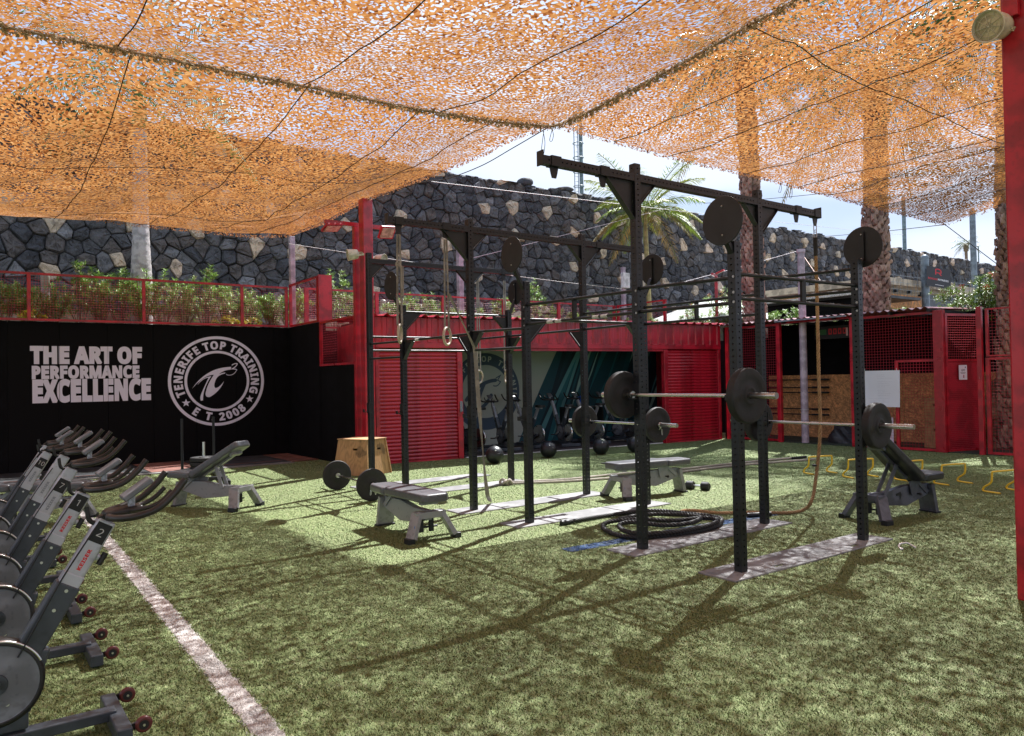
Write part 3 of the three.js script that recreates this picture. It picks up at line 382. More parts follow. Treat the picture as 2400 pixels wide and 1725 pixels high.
// ================================================================ camouflage-net canopy
const table = (t, x) => { if (x <= t[0][0]) return t[0][1]; for (let i = 0; i < t.length - 1; i++) if (x <= t[i + 1][0]) return lerp(t[i][1], t[i + 1][1], (x - t[i][0]) / (t[i + 1][0] - t[i][0])); return t[t.length - 1][1]; };
const AU = 1.057, AV = 3.6, BV = 13.36, CU = 11.8;
const seam1 = u => table([[-13, 4.75], [-9, 4.72], [-4.93, 4.713], [-3.51, 4.743], [-2.17, 4.771], [-1.1, 4.784], [0.15, 4.849], [1.057, 4.957]], u);
const seam2 = v => table([[-13, 5.0], [-6, 5.1], [-1.85, 5.32], [0.1, 5.133], [0.77, 5.082], [1.49, 5.021], [2.95, 4.942], [3.6, 4.957]], v);
const edgeAB = v => table([[3.6, 4.957], [4.45, 5.03], [5.36, 4.99], [6.54, 5.025], [7.61, 5.054], [9.23, 5.133], [11.2, 5.058], [13.36, 5.129]], v);
const edge2 = u => table([[-13, 5.1], [-4.56, 5.115], [-2.2, 5.045], [0.22, 5.026], [1.057, 5.129]], u);
const farEdge = u => table([[1.057, 4.957], [3.2, 4.893], [5.6, 4.9], [8.4, 4.843], [11.8, 4.806]], u);
const ruffle = (u, v) => (fbm(u * 1.1 + 31, v * 1.1 + 17, 1e6, 301, 3) - 0.5) * 0.20 + (vnoise(u * 5 + 9, v * 5, 1e6, 311) - 0.5) * 0.03;
function netLeft(u, v) { const t = clamp((v - AV) / (BV - AV)), near1 = smooth(AU - 2.2, AU, u), base = lerp(seam1(u), edge2(u), t), k = lerp(base, edgeAB(v), near1 * near1), sag = lerp(0.42, 0.72, smooth(-2.5, -4.6, u)) * (1 - near1); return k - sag * 4 * t * (1 - t) * (1 + 0.35 * (0.5 - t)) + ruffle(u, v) * (1 - near1 * 0.7) * clamp(t * 6) * clamp((1 - t) * 6); }
function netMid(u, v) { const t = clamp((AV - v) / 16), s = clamp((AU - u) / 14); return seam1(u) + seam2(v) - 4.957 - 0.3 * Math.sin(Math.PI * clamp(t * 2.2)) * Math.sin(Math.PI * clamp(s * 2.2)) + ruffle(u, v) * clamp((AV - v) * 1.5) * clamp((AU - u) * 1.5); }
function netRight(u, v) { const s = (u - AU) / (CU - AU), rise = 0.30 * s * smooth(3.6, 1.5, v); return farEdge(u) + (seam2(v) - 4.957) * (1 - s * 0.6) + rise - 0.20 * Math.sin(Math.PI * s) * smooth(3.6, 0.5, v) + ruffle(u, v) * clamp((AV - v) * 1.5) * clamp((u - AU) * 1.5); }
const netTex = (() => {
  const N = 2048, T = 4.2, px = N / T, c = document.createElement('canvas'); c.width = c.height = N; const x = c.getContext('2d'), r = rng(808);
  x.fillStyle = 'rgb(214,166,112)'; x.fillRect(0, 0, N, N);
  const rep9 = f => (cx, cy2, R) => { for (const dx of [-N, 0, N]) for (const dy of [-N, 0, N]) if (cx + dx > -R && cx + dx < N + R && cy2 + dy > -R && cy2 + dy < N + R) { x.save(); x.translate(cx + dx, cy2 + dy); f(); x.restore(); } };
  const cell = 0.051 * px, n = Math.round(N / cell), cs = N / n;
  // folded flaps: second layer of cloth, so deeper in colour
  for (let i = 0; i < n * n * 2.4; i++) { const a = r() * 6.28, l = (0.012 + r() * 0.016) * px, w = (0.008 + r() * 0.008) * px, d = r(); rep9(() => { x.rotate(a); x.fillStyle = d < 0.34 ? 'rgb(186,134,84)' : d < 0.56 ? 'rgb(160,104,62)' : d < 0.64 ? 'rgb(128,82,50)' : d < 0.85 ? 'rgb(236,194,136)' : 'rgb(210,150,92)'; x.beginPath(); x.ellipse(0, 0, l, w, 0, 0, 7); x.fill(); })(r() * N, r() * N, l); }
  for (let i = 0; i < n * n * 0.5; i++) { const a = r() * 6.28, l = (0.005 + r() * 0.009) * px; rep9(() => { x.rotate(a); x.fillStyle = 'rgb(252,232,196)'; x.beginPath(); x.ellipse(0, 0, l, l * 0.4, 0, 0, 7); x.fill(); })(r() * N, r() * N, l); }  // pale flecks: sun caught on flap edges, painted into the cloth colour
  const cut = rim => { const r = rng(4711); x.globalCompositeOperation = rim ? 'source-over' : 'destination-out'; x.fillStyle = x.strokeStyle = rim ? 'rgb(168,108,66)' : '#000'; x.lineCap = 'round'; const R2 = rim ? 1.1 : 1;
  for (let i = 0; i < n; i++) for (let j = 0; j < n; j++) { const cx = (i + 0.5 + (r() - 0.5) * 0.75 + (j & 1 ? 0.5 : 0)) * cs, cy2 = (j + 0.5 + (r() - 0.5) * 0.75) * cs, a = r() * 6.28, k = r(), big = fbm(cx / N * 26, cy2 / N * 26, 26, 901, 2), s = (0.70 + r() * 0.55) * (0.74 + 0.54 * smooth(0.28, 0.72, big)) * 0.89 * R2;
    rep9(() => { x.rotate(a); if (k < 0.42) { x.lineWidth = 0.0095 * px * s; x.beginPath(); x.arc(0, 0, 0.022 * px * s, 0, 1.9 + k * 2.5); x.stroke(); x.beginPath(); x.ellipse(0.019 * px * s, 0.003 * px, 0.010 * px * s, 0.0075 * px * s, 0.5, 0, 7); x.fill(); } else if (k < 0.8) { x.beginPath(); x.ellipse(0, 0, 0.0245 * px * s, 0.0125 * px * s, 0, 0, 7); x.fill(); x.lineWidth = 0.006 * px * R2 * R2; x.beginPath(); x.arc(0.01 * px, 0.012 * px, 0.018 * px, 3.4, 5.6); x.stroke(); } else { x.beginPath(); x.ellipse(0, 0, 0.0145 * px * s, 0.0125 * px * s, 0, 0, 7); x.fill(); } })(cx, cy2, cs * 1.2); }
  }; cut(true); cut(false);
  const t = new THREE.CanvasTexture(c); t.colorSpace = THREE.SRGBColorSpace; t.wrapS = t.wrapT = THREE.RepeatWrapping; t.magFilter = THREE.LinearFilter; return { t, T };
})();
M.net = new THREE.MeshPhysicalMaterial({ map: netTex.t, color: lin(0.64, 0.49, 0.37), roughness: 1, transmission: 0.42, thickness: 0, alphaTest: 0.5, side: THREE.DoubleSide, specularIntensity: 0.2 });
M.netCord = worn(lin(0.06, 0.032, 0.016), 0.9);
M.netFold = new THREE.MeshPhysicalMaterial({ color: lin(0.46, 0.36, 0.25), roughness: 1, transmission: 0.25, thickness: 0, side: THREE.DoubleSide, specularIntensity: 0.2 });
M.netFold2 = new THREE.MeshPhysicalMaterial({ color: lin(0.42, 0.20, 0.09), roughness: 1, transmission: 0.4, thickness: 0, side: THREE.DoubleSide, specularIntensity: 0.2 });
function netPanel(u0, u1, v0, v1, f, ang, off) { const nu = Math.round((u1 - u0) / 0.13), nv = Math.round((v1 - v0) / 0.13), pos = [], uv = [], idx = [], ca = Math.cos(ang), sa = Math.sin(ang); for (let j = 0; j <= nv; j++) for (let i = 0; i <= nu; i++) { const u = lerp(u0, u1, i / nu), v = lerp(v0, v1, j / nv), p = W(u, v, f(u, v)); pos.push(p.x, p.y, p.z); const wu = u + (fbm(u * 0.7, v * 0.7, 1e6, 401, 2) - 0.5) * 0.5, wv = v + (fbm(u * 0.7 + 60, v * 0.7, 1e6, 405, 2) - 0.5) * 0.5; uv.push((wu * ca - wv * sa) / netTex.T + off, (wu * sa + wv * ca) / netTex.T); } for (let j = 0; j < nv; j++) for (let i = 0; i < nu; i++) { const k = j * (nu + 1) + i; idx.push(k, k + 1, k + nu + 2, k, k + nu + 2, k + nu + 1); } const g = new THREE.BufferGeometry(); g.setAttribute('position', new THREE.Float32BufferAttribute(pos, 3)); g.setAttribute('uv', new THREE.Float32BufferAttribute(uv, 2)); g.setIndex(idx); g.computeVertexNormals(); return g; }
function flaps(line, n, spread, size, seed, hang = 0.6) { // loose leaf-cut scraps along a path
  const r = rng(seed), pos = [], d = V3(), e = V3(); for (let i = 0; i < n; i++) { const t = r(), p = line(t); p.x += (r() - 0.5) * spread; p.z += (r() - 0.5) * spread; p.y += (r() - hang) * spread; d.set(r() - 0.5, r() - 0.5, r() - 0.5).normalize(); e.set(r() - 0.5, r() - 0.5, r() - 0.5).cross(d).normalize(); const s = size * (0.5 + r()), w = s * (0.35 + 0.4 * r()), a = p.clone().addScaledVector(d, -s), b = p.clone().addScaledVector(d, s), c = p.clone().addScaledVector(e, w), c2 = p.clone().addScaledVector(e, -w).addScaledVector(d, s * 0.2); pos.push(...a.toArray(), ...c2.toArray(), ...b.toArray(), ...a.toArray(), ...b.toArray(), ...c.toArray()); }
  const g = new THREE.BufferGeometry(); g.setAttribute('position', new THREE.Float32BufferAttribute(pos, 3)); g.computeVertexNormals(); return g; }
const lineOf = (f, n = 60) => { const pts = []; for (let i = 0; i <= n; i++) pts.push(f(i / n)); return pts; };
{
  const left = thing('camouflage_net', 'orange camouflage net sagging towards the black emblem wall', 'net canopy', V3(0, 0, 0), 0, 'net canopies');
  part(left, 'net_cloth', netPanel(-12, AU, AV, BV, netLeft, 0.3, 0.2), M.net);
  for (const u of [-10.4, -8.2, -6.1, -3.93, -2.25, -0.9, 0.25]) part(left, 'net_cord', tube(lineOf(t => { const v = lerp(AV, BV, t); return W(u, v, netLeft(u, v) - 0.012); }), 0.006, 60, 5), M.netCord);
  for (const v of [6.3, 9.8]) part(left, 'support_wire', tube(lineOf(t => { const u = lerp(-12, AU, t); return W(u, v, netLeft(u, v) - 0.03); }), 0.004, 60, 5), M.cable);
  part(left, 'gathered_edge', join([flaps(t => { const u = lerp(-12, AU - 0.05, t); return W(u, AV, seam1(u) - 0.03); }, 4200, 0.08, 0.022, 51), tube(lineOf(t => { const u = lerp(-12, AU, t); return W(u, AV, seam1(u) - 0.03); }), 0.013, 80, 6)]), M.netFold, 'beige bundled net edge hanging on its cable');
  part(left, 'ragged_edge', flaps(t => { const v = lerp(AV, BV, t); return W(AU, v, edgeAB(v) - 0.02); }, 1500, 0.05, 0.016, 52), M.netFold2); part(left, 'ragged_edge', flaps(t => { const u = lerp(-12, AU, t); return W(u, BV, edge2(u) - 0.02); }, 2000, 0.07, 0.018, 53), M.netFold2);
  const mid = thing('camouflage_net', 'orange camouflage net stretched flat between the two gathered seams', 'net canopy', V3(0, 0, 0), 0, 'net canopies');
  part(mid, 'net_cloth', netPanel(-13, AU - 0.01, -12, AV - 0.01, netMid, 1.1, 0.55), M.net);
  for (const u of [-10, -7.9, -5.9, -4.05, -2.3, -0.65]) part(mid, 'net_cord', tube(lineOf(t => { const v = lerp(-12, AV, t); return W(u, v, netMid(u, v) - 0.012); }), 0.006, 70, 5), M.netCord);
  part(mid, 'gathered_edge', join([flaps(t => { const v = lerp(-12, AV, t); return W(AU, v, seam2(v) - 0.03); }, 5000, 0.09, 0.024, 54), tube(lineOf(t => { const v = lerp(-12, AV, t); return W(AU, v, seam2(v) - 0.03); }), 0.013, 80, 6)]), M.netFold, 'beige bundled net edge hanging on its cable');
  const right = thing('camouflage_net', 'orange camouflage net over the yellow hurdles and storage shed', 'net canopy', V3(0, 0, 0), 0, 'net canopies');
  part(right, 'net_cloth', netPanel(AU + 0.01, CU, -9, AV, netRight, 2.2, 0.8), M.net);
  for (const u of [2.14, 3.24, 5.05, 6.5, 7.4, 9.05, 10.4]) part(right, 'net_cord', tube(lineOf(t => { const v = lerp(-9, AV, t); return W(u, v, netRight(u, v) - 0.012); }), 0.006, 60, 5), M.netCord);
  part(right, 'support_wire', tube(lineOf(t => { const u = lerp(AU, CU, t), v = 0.55; return W(u, v, netRight(u, v) - 0.03); }), 0.006, 60, 5), M.cable);
  part(right, 'ragged_edge', flaps(t => { const u = lerp(AU, CU, t); return W(u, AV, farEdge(u) - 0.02); }, 1700, 0.045, 0.015, 55), M.netFold2); part(right, 'ragged_edge', flaps(t => { const v = lerp(-9, AV, t); return W(CU, v, netRight(CU, v) - 0.02); }, 1200, 0.06, 0.017, 56), M.netFold2);
  // loose cable and loops at the joint of the nets
  part(left, 'edge_cable', tube([W(AU, 3.7, 4.95), W(AU, 4.5, 4.88), W(AU, 5.3, 4.82), W(AU, 6.3, 4.85), W(AU, 7.2, 4.98), W(AU, 9.2, 5.1)], 0.007, 60, 5), M.cable);
  for (const [x, y, l] of [[1203, 290, 0.30], [1222, 285, 0.16], [1728, 405, 0.16], [1752, 412, 0.2]]) { const p = onV(x, y, AV - 0.02); part(x < 1300 ? left : right, 'cord_loop', tube([p, p.clone().add(V3(0.02, -l * 0.5, 0)), p.clone().add(V3(0.0, -l, 0)), p.clone().add(V3(-0.03, -l * 0.95, 0)), p.clone().add(V3(-0.01, -l * 0.4, 0.01)), p.clone().add(V3(0.01, 0, 0))], 0.004, 30, 5), M.cable); }
}
// guy wires of the site
function wire(label, a, b, sag = 0.1, r = 0.006, m = M.wireGrey) { const pts = lineOf(t => a.clone().lerp(b, t).add(V3(0, -sag * 4 * t * (1 - t), 0)), 20); return solo('guy_wire', tube(pts, r, 40, 5), m, label, 'wire', 'wires over the yard'); }
wire('pale wire crossing the stone wall from the net to the tall lilac pole', onV(955, 402, 10.6), onV(2000, 520, 14.6), 0.05, 0.008, M.white);
wire('thin wire from the net corner past both ring beams', onV(640, 540, 13.6), onV(1380, 640, 13.6), 0.05, 0.007);
wire('thin pinkish wire rising from the short pole towards the palm', onV(1020, 578, 13.9), onV(1500, 455, 12.2), 0.02, 0.006, M.lilac);
wire('thin pinkish wire rising towards the pole behind the climbing rope', onV(1500, 628, 14.5), onV(1770, 555, 14.6), 0.02, 0.008, M.lilac);
wire('orange brown guy cable slanting down from the lilac pole behind the rope', onV(1775, 560, 14.6), onV(1880, 715, 9.5), 0.0, 0.018, worn(lin(0.38, 0.14, 0.08), 0.7));
wire('black wire carrying insulators from the dark target disc to the net corner', onV(1820, 524, 9), onV(2095, 497, 3.6), 0.02, 0.008, M.cable);
wire('black wire stretched from the net edge behind the rack beam', onV(1560, 450, 6), onV(1850, 425, 3.7), 0.02, 0.006, M.cable);
wire('stay wire with net scraps falling from the net corner', W(CU, AV, farEdge(CU)), onV(2215, 590, 2.5), 0.0, 0.008, M.cable);

// ================================================================ the rack
const B = RACK_B, rz = k => -RACK_A[k];
const rackObj = thing('pull_up_rack', 'long black steel pull-up rack with round ball targets', 'rack', P1.clone(), TH);
const punched = (len, w, t, sp = 0.0508, hr = 0.0088, off = 0.06) => { const s = new THREE.Shape([[-w / 2, 0], [w / 2, 0], [w / 2, len], [-w / 2, len]].map(p => new THREE.Vector2(...p))); for (let y = off; y < len - 0.03; y += sp) { const h = new THREE.Path(); for (let k = 0; k < 7; k++) { const a = -k / 7 * 6.283; h[k ? 'lineTo' : 'moveTo'](Math.cos(a) * hr, y + Math.sin(a) * hr); } h.closePath(); s.holes.push(h); } return new THREE.ExtrudeGeometry(s, { depth: t, bevelEnabled: false }); };
function punchedTube(len, w = 0.076) { const t = 0.005, f = () => punched(len, w, t), s = () => punched(len, w - 2 * t - 0.0004, t), m = w / 2; return uvm(join([at(f(), 0, 0, m - t), at(f(), 0, 0, -m), s().rotateY(Math.PI / 2).translate(m - t, 0, 0), s().rotateY(Math.PI / 2).translate(-m, 0, 0)])); }
{
  const R = rackObj, short = punchedTube(2.74), tall = punchedTube(3.66), cap = uvm(rb(0.07, 0.006, 0.07, 0.002, 0, 0.001, 0)), plate = uvm(rb(0.2, 0.012, 0.13, 0.003, 0, 0.006, 0)), isTall = k => k & 1;
  for (let k = 0; k < 6; k++) for (const side of [0, 1]) { const m = part(R, 'post', isTall(k) ? tall : short, M.rack); m.position.set(side * B, 0.012, rz(k)); const bp = part(m, 'base_plate', plate, M.rackDark); bp.position.y = -0.0115; const c = part(m, 'end_cap', cap, M.black); c.position.y = isTall(k) ? 3.66 : 2.74; }
  // cross beams with overhanging ends
  const beamG = (x0, x1, k, y) => { const g = punchedTube(x1 - x0, 0.074).rotateZ(-Math.PI / 2).translate(x0, y, rz(k)); return g; };
  part(R, 'cross_beam', beamG(-1.142, -0.04, 1, 3.54), M.rack); part(R, 'cross_beam', beamG(0.04, B - 0.04, 1, 3.54), M.rack); part(R, 'cross_beam', beamG(B + 0.04, 3.058, 1, 3.54), M.rack);
  part(R, 'cross_beam', beamG(-1.141, -0.04, 3, 3.545), M.rack); part(R, 'cross_beam', beamG(0.04, B - 0.04, 3, 3.545), M.rack); part(R, 'cross_beam', beamG(B + 0.04, 2.95, 3, 3.545), M.rack);
  part(R, 'cross_beam', beamG(0.04, B - 0.04, 5, 3.55), M.rack); part(R, 'cross_beam', beamG(B + 0.04, 2.85, 5, 3.55), M.rack);
  for (const [x, k, y] of [[-1.15, 1, 3.54], [3.066, 1, 3.54], [-1.15, 3, 3.545], [2.96, 3, 3.545], [2.86, 5, 3.55]]) part(R, 'end_plate', uvm(rb(0.012, 0.13, 0.09, 0.003, x, y + 0.015, rz(k))), M.rackDark);
  // gussets: a triangular plate with a flange along its long side
  const gusset = (x, k, y, sx, s = 0.3) => { const t = 0.006, g = [at(prism([[0, 0], [sx * s, 0], [0, -s]].map(p => [p[0], p[1]]), t), x, y, rz(k) - t / 2)]; const a = V3(x + sx * (s + 0.012), y, rz(k)), b = V3(x, y - s - 0.012, rz(k)); g.push(bar(a, b, 0.06, 0.006, V3(sx, -1, 0).normalize())); part(R, 'gusset', uvm(join(g)), M.rackDark); };
  for (const k of [1, 3]) { gusset(-0.04, k, 3.5, -1, 0.34); gusset(0.04, k, 3.5, 1, 0.2); gusset(B - 0.04, k, 3.5, -1, 0.2); gusset(B + 0.04, k, 3.5, 1, 0.3); } gusset(0.04, 5, 3.51, 1, 0.22); gusset(B - 0.04, 5, 3.51, -1, 0.22); gusset(B + 0.04, 5, 3.51, 1, 0.22);
  const pipe = (a, b, r = 0.0165) => cy(a, b, r, r, 12), P = (s, k, y, dx = 0, dz = 0) => V3(s * B + dx, y, rz(k) + dz);
  const bars = (list, strut) => { const q = list.map(([a, b]) => a.clone().sub(b).normalize()); list.forEach(([a, b], i) => part(R, 'pull_up_bar', uvm(pipe(a.clone().addScaledVector(q[i], -0.038), b.clone().addScaledVector(q[i], 0.038))), M.rackDark)); if (strut) { const t = strut; const a = list[0][0].clone().lerp(list[0][1], t), b = list[1][0].clone().lerp(list[1][1], t); part(R, 'bar_strut', uvm(bar(a, b, 0.03, 0.045, V3(1, 0, 0.3).normalize())), M.rackDark); } };
  bars([[P(0, 0, 2.49), P(1, 0, 2.5)], [P(0, 0, 2.285), P(1, 0, 2.29)]], 0.52);
  bars([[P(0, 0, 2.455), P(0, 1, 2.485)], [P(0, 0, 2.245), P(0, 1, 2.262)]]);
  bars([[P(1, 0, 2.665), P(1, 1, 2.69)], [P(1, 0, 2.45), P(1, 1, 2.47)]]);
  bars([[P(1, 1, 2.53), P(1, 2, 2.535)], [P(1, 1, 2.31), P(1, 2, 2.32)]], 0.5);
  bars([[P(0, 1, 2.467), P(0, 2, 2.486)], [P(0, 1, 2.258), P(0, 2, 2.267)]], 0.52);
  bars([[P(0, 2, 2.325), P(1, 2, 2.33)]]); bars([[P(0, 4, 2.655), P(1, 4, 2.66)]]);
  bars([[P(1, 2, 2.545), P(1, 3, 2.55)], [P(1, 2, 2.33), P(1, 3, 2.33)]]);
  bars([[P(0, 2, 2.222), P(0, 3, 2.25)], [P(0, 2, 2.004), P(0, 3, 2.02)]]);
  bars([[P(1, 3, 2.33), P(1, 4, 2.337)]]); bars([[P(1, 4, 2.337), P(1, 5, 2.34)]]);
  bars([[P(0, 3, 2.23), P(0, 4, 2.228)]]); bars([[P(0, 4, 2.228), P(0, 5, 2.242)], [P(0, 4, 2.0), P(0, 5, 2.01)]]);
  bars([[P(0, 5, 2.355), P(1, 5, 2.36)], [P(0, 5, 2.14), P(1, 5, 2.145)]]);
  for (const [x, k, y, sx] of [[0.04, 2, 2.31, 1], [B - 0.04, 2, 2.31, -1], [0.04, 4, 2.64, 1], [B - 0.04, 4, 2.64, -1]]) gusset(x, k, y, sx, 0.24);
  const gussetV = (s, k, y, sz, l = 0.24) => { const g = at(prism([[0, 0], [sz * l, 0], [0, -l]], 0.006).rotateY(-Math.PI / 2), s * B + 0.003, y, rz(k) + sz * 0.04); const a = V3(s * B, y, rz(k) + sz * (0.05 + l)), b = V3(s * B, y - l - 0.01, rz(k) + sz * 0.04); part(R, 'gusset', uvm(join([g, bar(a, b, 0.06, 0.006, V3(0, -1, sz).normalize())])), M.rackDark); };
  gussetV(0, 3, 2.21, -1); gussetV(0, 4, 2.21, 1); gussetV(1, 3, 2.31, -1); gussetV(1, 4, 2.31, 1); gussetV(0, 3, 2.23, 1, 0.2);
  const tape = (a, b, t0, t1, n) => { const L = []; for (let i = 0; i < n; i++) { const t = lerp(t0, t1, (i + 0.2) / n); L.push(cy(a.clone().lerp(b, t), a.clone().lerp(b, t + (t1 - t0) / n * 0.75), 0.0185, 0.0185, 10)); } part(R, 'grip_tape', join(L), M.white); }; tape(P(0, 1, 2.258), P(0, 2, 2.267), 0.62, 0.78, 2); tape(P(0, 1, 2.258), P(0, 2, 2.267), 0.22, 0.36, 2); tape(P(0, 3, 2.23), P(0, 4, 2.228), 0.72, 0.8, 1);
  // pulley eyes under the beams
  for (const [x, k, y] of [[-1.0, 1, 3.50], [-0.42, 1, 3.50], [2.62, 1, 3.50], [3.0, 1, 3.50], [-1.0, 3, 3.505], [-0.35, 3, 3.505], [2.2, 3, 3.505], [2.6, 5, 3.51]]) { const s = new THREE.Shape([[-0.05, 0.005], [0.05, 0.005], [0.035, -0.06], [0.022, -0.1], [-0.022, -0.1], [-0.035, -0.06]].map(p => new THREE.Vector2(...p))), h = new THREE.Path(); h.absarc(0, -0.078, 0.01, 0, 6.28, true); s.holes.push(h); part(R, 'rope_anchor', uvm(join([at(new THREE.ExtrudeGeometry(s, { depth: 0.012, bevelEnabled: false }), x, y, rz(k) - 0.006), bx(0.11, 0.09, 0.088, x, y + 0.042, rz(k)).scale(1, 1, 1)])), M.rackDark); }
  // ball targets
  for (const [s, k, o, y] of [[0, 0, -0.137, 2.917], [1, 0, 0.13, 2.89], [0, 2, -0.185, 3.05], [1, 2, 0.185, 3.04], [0, 4, -0.185, 3.03], [1, 4, 0.15, 3.05]]) { const x = s * B + o, sg = Math.sign(o), g = lathe([[0.001, -0.006], [0.197, -0.006], [0.203, -0.003], [0.203, 0.003], [0.197, 0.006], [0.001, 0.006]], 40).rotateZ(Math.PI / 2).translate(x, y, rz(k)); const d = part(R, 'ball_target', uvm(g), M.disc); part(d, 'arm', uvm(join([bar(V3(s * B, 2.62, rz(k)), V3(x - sg * 0.016, y - 0.12, rz(k)), 0.05, 0.03), bx(0.02, 0.3, 0.05, x - sg * 0.018, y, rz(k))])), M.rackDark); part(d, 'screws', join([-0.12, 0.12].map(q => new THREE.SphereGeometry(0.009, 8, 6).scale(0.6, 1, 1).translate(x + sg * 0.007, y + q, rz(k))).concat([-0.12, 0.12].map(q => new THREE.SphereGeometry(0.009, 8, 6).scale(0.6, 1, 1).translate(x - sg * 0.03, y + q, rz(k))))), M.bolt); }
  // J-hooks
  const hook = (s, k, y, sx) => { const x = s * B + sx * 0.045; part(R, 'bar_hook', uvm(join([bx(0.012, 0.16, 0.09, x, y, rz(k)), bx(0.075, 0.012, 0.05, x + sx * 0.04, y - 0.06, rz(k)), bx(0.012, 0.045, 0.05, x + sx * 0.078, y - 0.04, rz(k))])), M.rackDark); };
  hook(0, 0, 1.5, -1); hook(0, 1, 1.5, -1); hook(1, 0, 1.155, 1); hook(1, 1, 1.155, 1); hook(1, 2, 1.05, 1); hook(1, 3, 1.05, 1); hook(0, 3, 1.24, -1); hook(0, 4, 1.24, -1); hook(0, 5, 1.24, -1); hook(0, 2, 1.24, -1);
  // bolts on the nearest uprights
  for (const [s, k] of [[0, 0], [0, 1], [0, 2], [1, 0], [0, 3]]) part(R, 'bolt', join([2.25, 2.33, 2.46].map(y => cy(V3(s * B - 0.045, y, rz(k) + 0.022), V3(s * B - 0.038, y, rz(k) + 0.022), 0.012, 0.012, 6))), M.bolt);
}

// ================================================================ barbells
const plateG = (r, t) => lathe([[0.026, -t / 2], [0.05, -t / 2], [0.052, -t / 2 - 0.004], [0.075, -t / 2 - 0.004], [0.08, -t / 2 + 0.006], [0.145 * r / 0.225, -t / 2 + 0.008], [0.16 * r / 0.225, -t / 2 - 0.002], [r - 0.012, -t / 2], [r - 0.004, -t / 2 + 0.005], [r, -t / 2 + 0.014], [r, t / 2 - 0.014], [r - 0.004, t / 2 - 0.005], [r - 0.012, t / 2], [0.16 * r / 0.225, t / 2 + 0.002], [0.145 * r / 0.225, t / 2 - 0.008], [0.08, t / 2 - 0.006], [0.075, t / 2 + 0.004], [0.052, t / 2 + 0.004], [0.05, t / 2], [0.026, t / 2]], 44).rotateZ(-Math.PI / 2);
function barbell(label, c, ry, o = {}) { // o: half = half the length, sl = sleeve, plates = [[x, r, thickness]]
  const b = thing('barbell', label, 'barbell', c, ry, o.group), h = o.half || 1.05, sl = o.sl || 0.40;
  part(b, 'bar', uvm(cy(V3(-h + sl, 0, 0), V3(h - sl, 0, 0), 0.0145, 0.0145, 14)), M.steel);
  for (const s of [-1, 1]) part(b, 'sleeve', uvm(join([cy(V3(s * (h - sl), 0, 0), V3(s * h, 0, 0), 0.0255, 0.0255, 16), cy(V3(s * (h - sl - 0.012), 0, 0), V3(s * (h - sl + 0.014), 0, 0), 0.037, 0.037, 18)])), M.steel);
  for (const [x, r, t] of o.plates) { const p = part(b, 'weight_plate', uvm(plateG(r, t)), M.rubber); p.position.x = x; }
  for (const x of o.clips || []) part(b, 'spring_clip', join([new THREE.TorusGeometry(0.03, 0.004, 6, 20).rotateY(Math.PI / 2).translate(x, 0, 0), new THREE.TorusGeometry(0.03, 0.004, 6, 20).rotateY(Math.PI / 2).translate(x + Math.sign(x) * 0.009, 0, 0), tube([V3(x, -0.03, 0), V3(x + 0.01, -0.07, 0.03), V3(x + 0.01, -0.12, 0.035), V3(x + 0.012, -0.13, 0.05), V3(x + 0.01, -0.06, 0.045)], 0.0035, 16, 5), tube([V3(x + Math.sign(x) * 0.01, -0.03, 0), V3(x + 0.03, -0.08, -0.01), V3(x + 0.03, -0.13, -0.02), V3(x + 0.034, -0.1, -0.03)], 0.0035, 16, 5)]), M.chrome);
  return b;
}
const RV = TH + Math.PI / 2;   // +x towards V
{
  const vA = k => (vOf(onU(1380, 877, -0.09)) + vOf(onU(1658, 880, -0.09))) / 2, pA0 = onU(1383, 877, -0.10), pA1 = onU(1658, 881, -0.10), mA = vA(), hA = Math.abs(vOf(pA0) - vOf(pA1)) / 2;
  barbell('barbell with big plates hooked high on the rack above the concrete strips', W(-0.10, mA, 1.475), RV, { half: hA + 0.28, sl: 0.40, plates: [[hA, 0.225, 0.075], [-hA, 0.225, 0.075]] });
  const c0 = onU(1295, 937, B + 0.10), c1 = onU(1456, 944, B + 0.10), hc = Math.abs(vOf(c0) - vOf(c1)) / 2;
  barbell('barbell with spring clips hooked low on the rack before the container', W(B + 0.10, (vOf(c0) + vOf(c1)) / 2, 1.03), RV, { half: hc + 0.33, sl: 0.42, plates: [[hc, 0.225, 0.06], [-hc, 0.225, 0.06]], clips: [-hc - 0.05] });
  const d0 = onU(1680, 940, B + 0.10), d1 = onU(1942, 944, B + 0.10), hd = Math.abs(vOf(d0) - vOf(d1)) / 2;
  barbell('barbell hooked on the rack near the inclined shade-coloured bench', W(B + 0.10, (vOf(d0) + vOf(d1)) / 2, 1.125), RV, { half: hd + 0.36, sl: 0.42, plates: [[hd, 0.225, 0.08], [-hd, 0.225, 0.08]] });
  const e0 = G(747, 1085), e1 = G(824, 1110), ex = e1.clone().sub(e0), el = ex.length();
  barbell('barbell lying on the turf in front of the plywood box', e0.clone().lerp(e1, 0.5).setY(0.225), Math.atan2(-ex.z, ex.x), { half: el / 2 + 0.38, sl: 0.42, plates: [[el / 2, 0.225, 0.05], [-el / 2, 0.225, 0.05]], clips: [el / 2 + 0.05] });
}

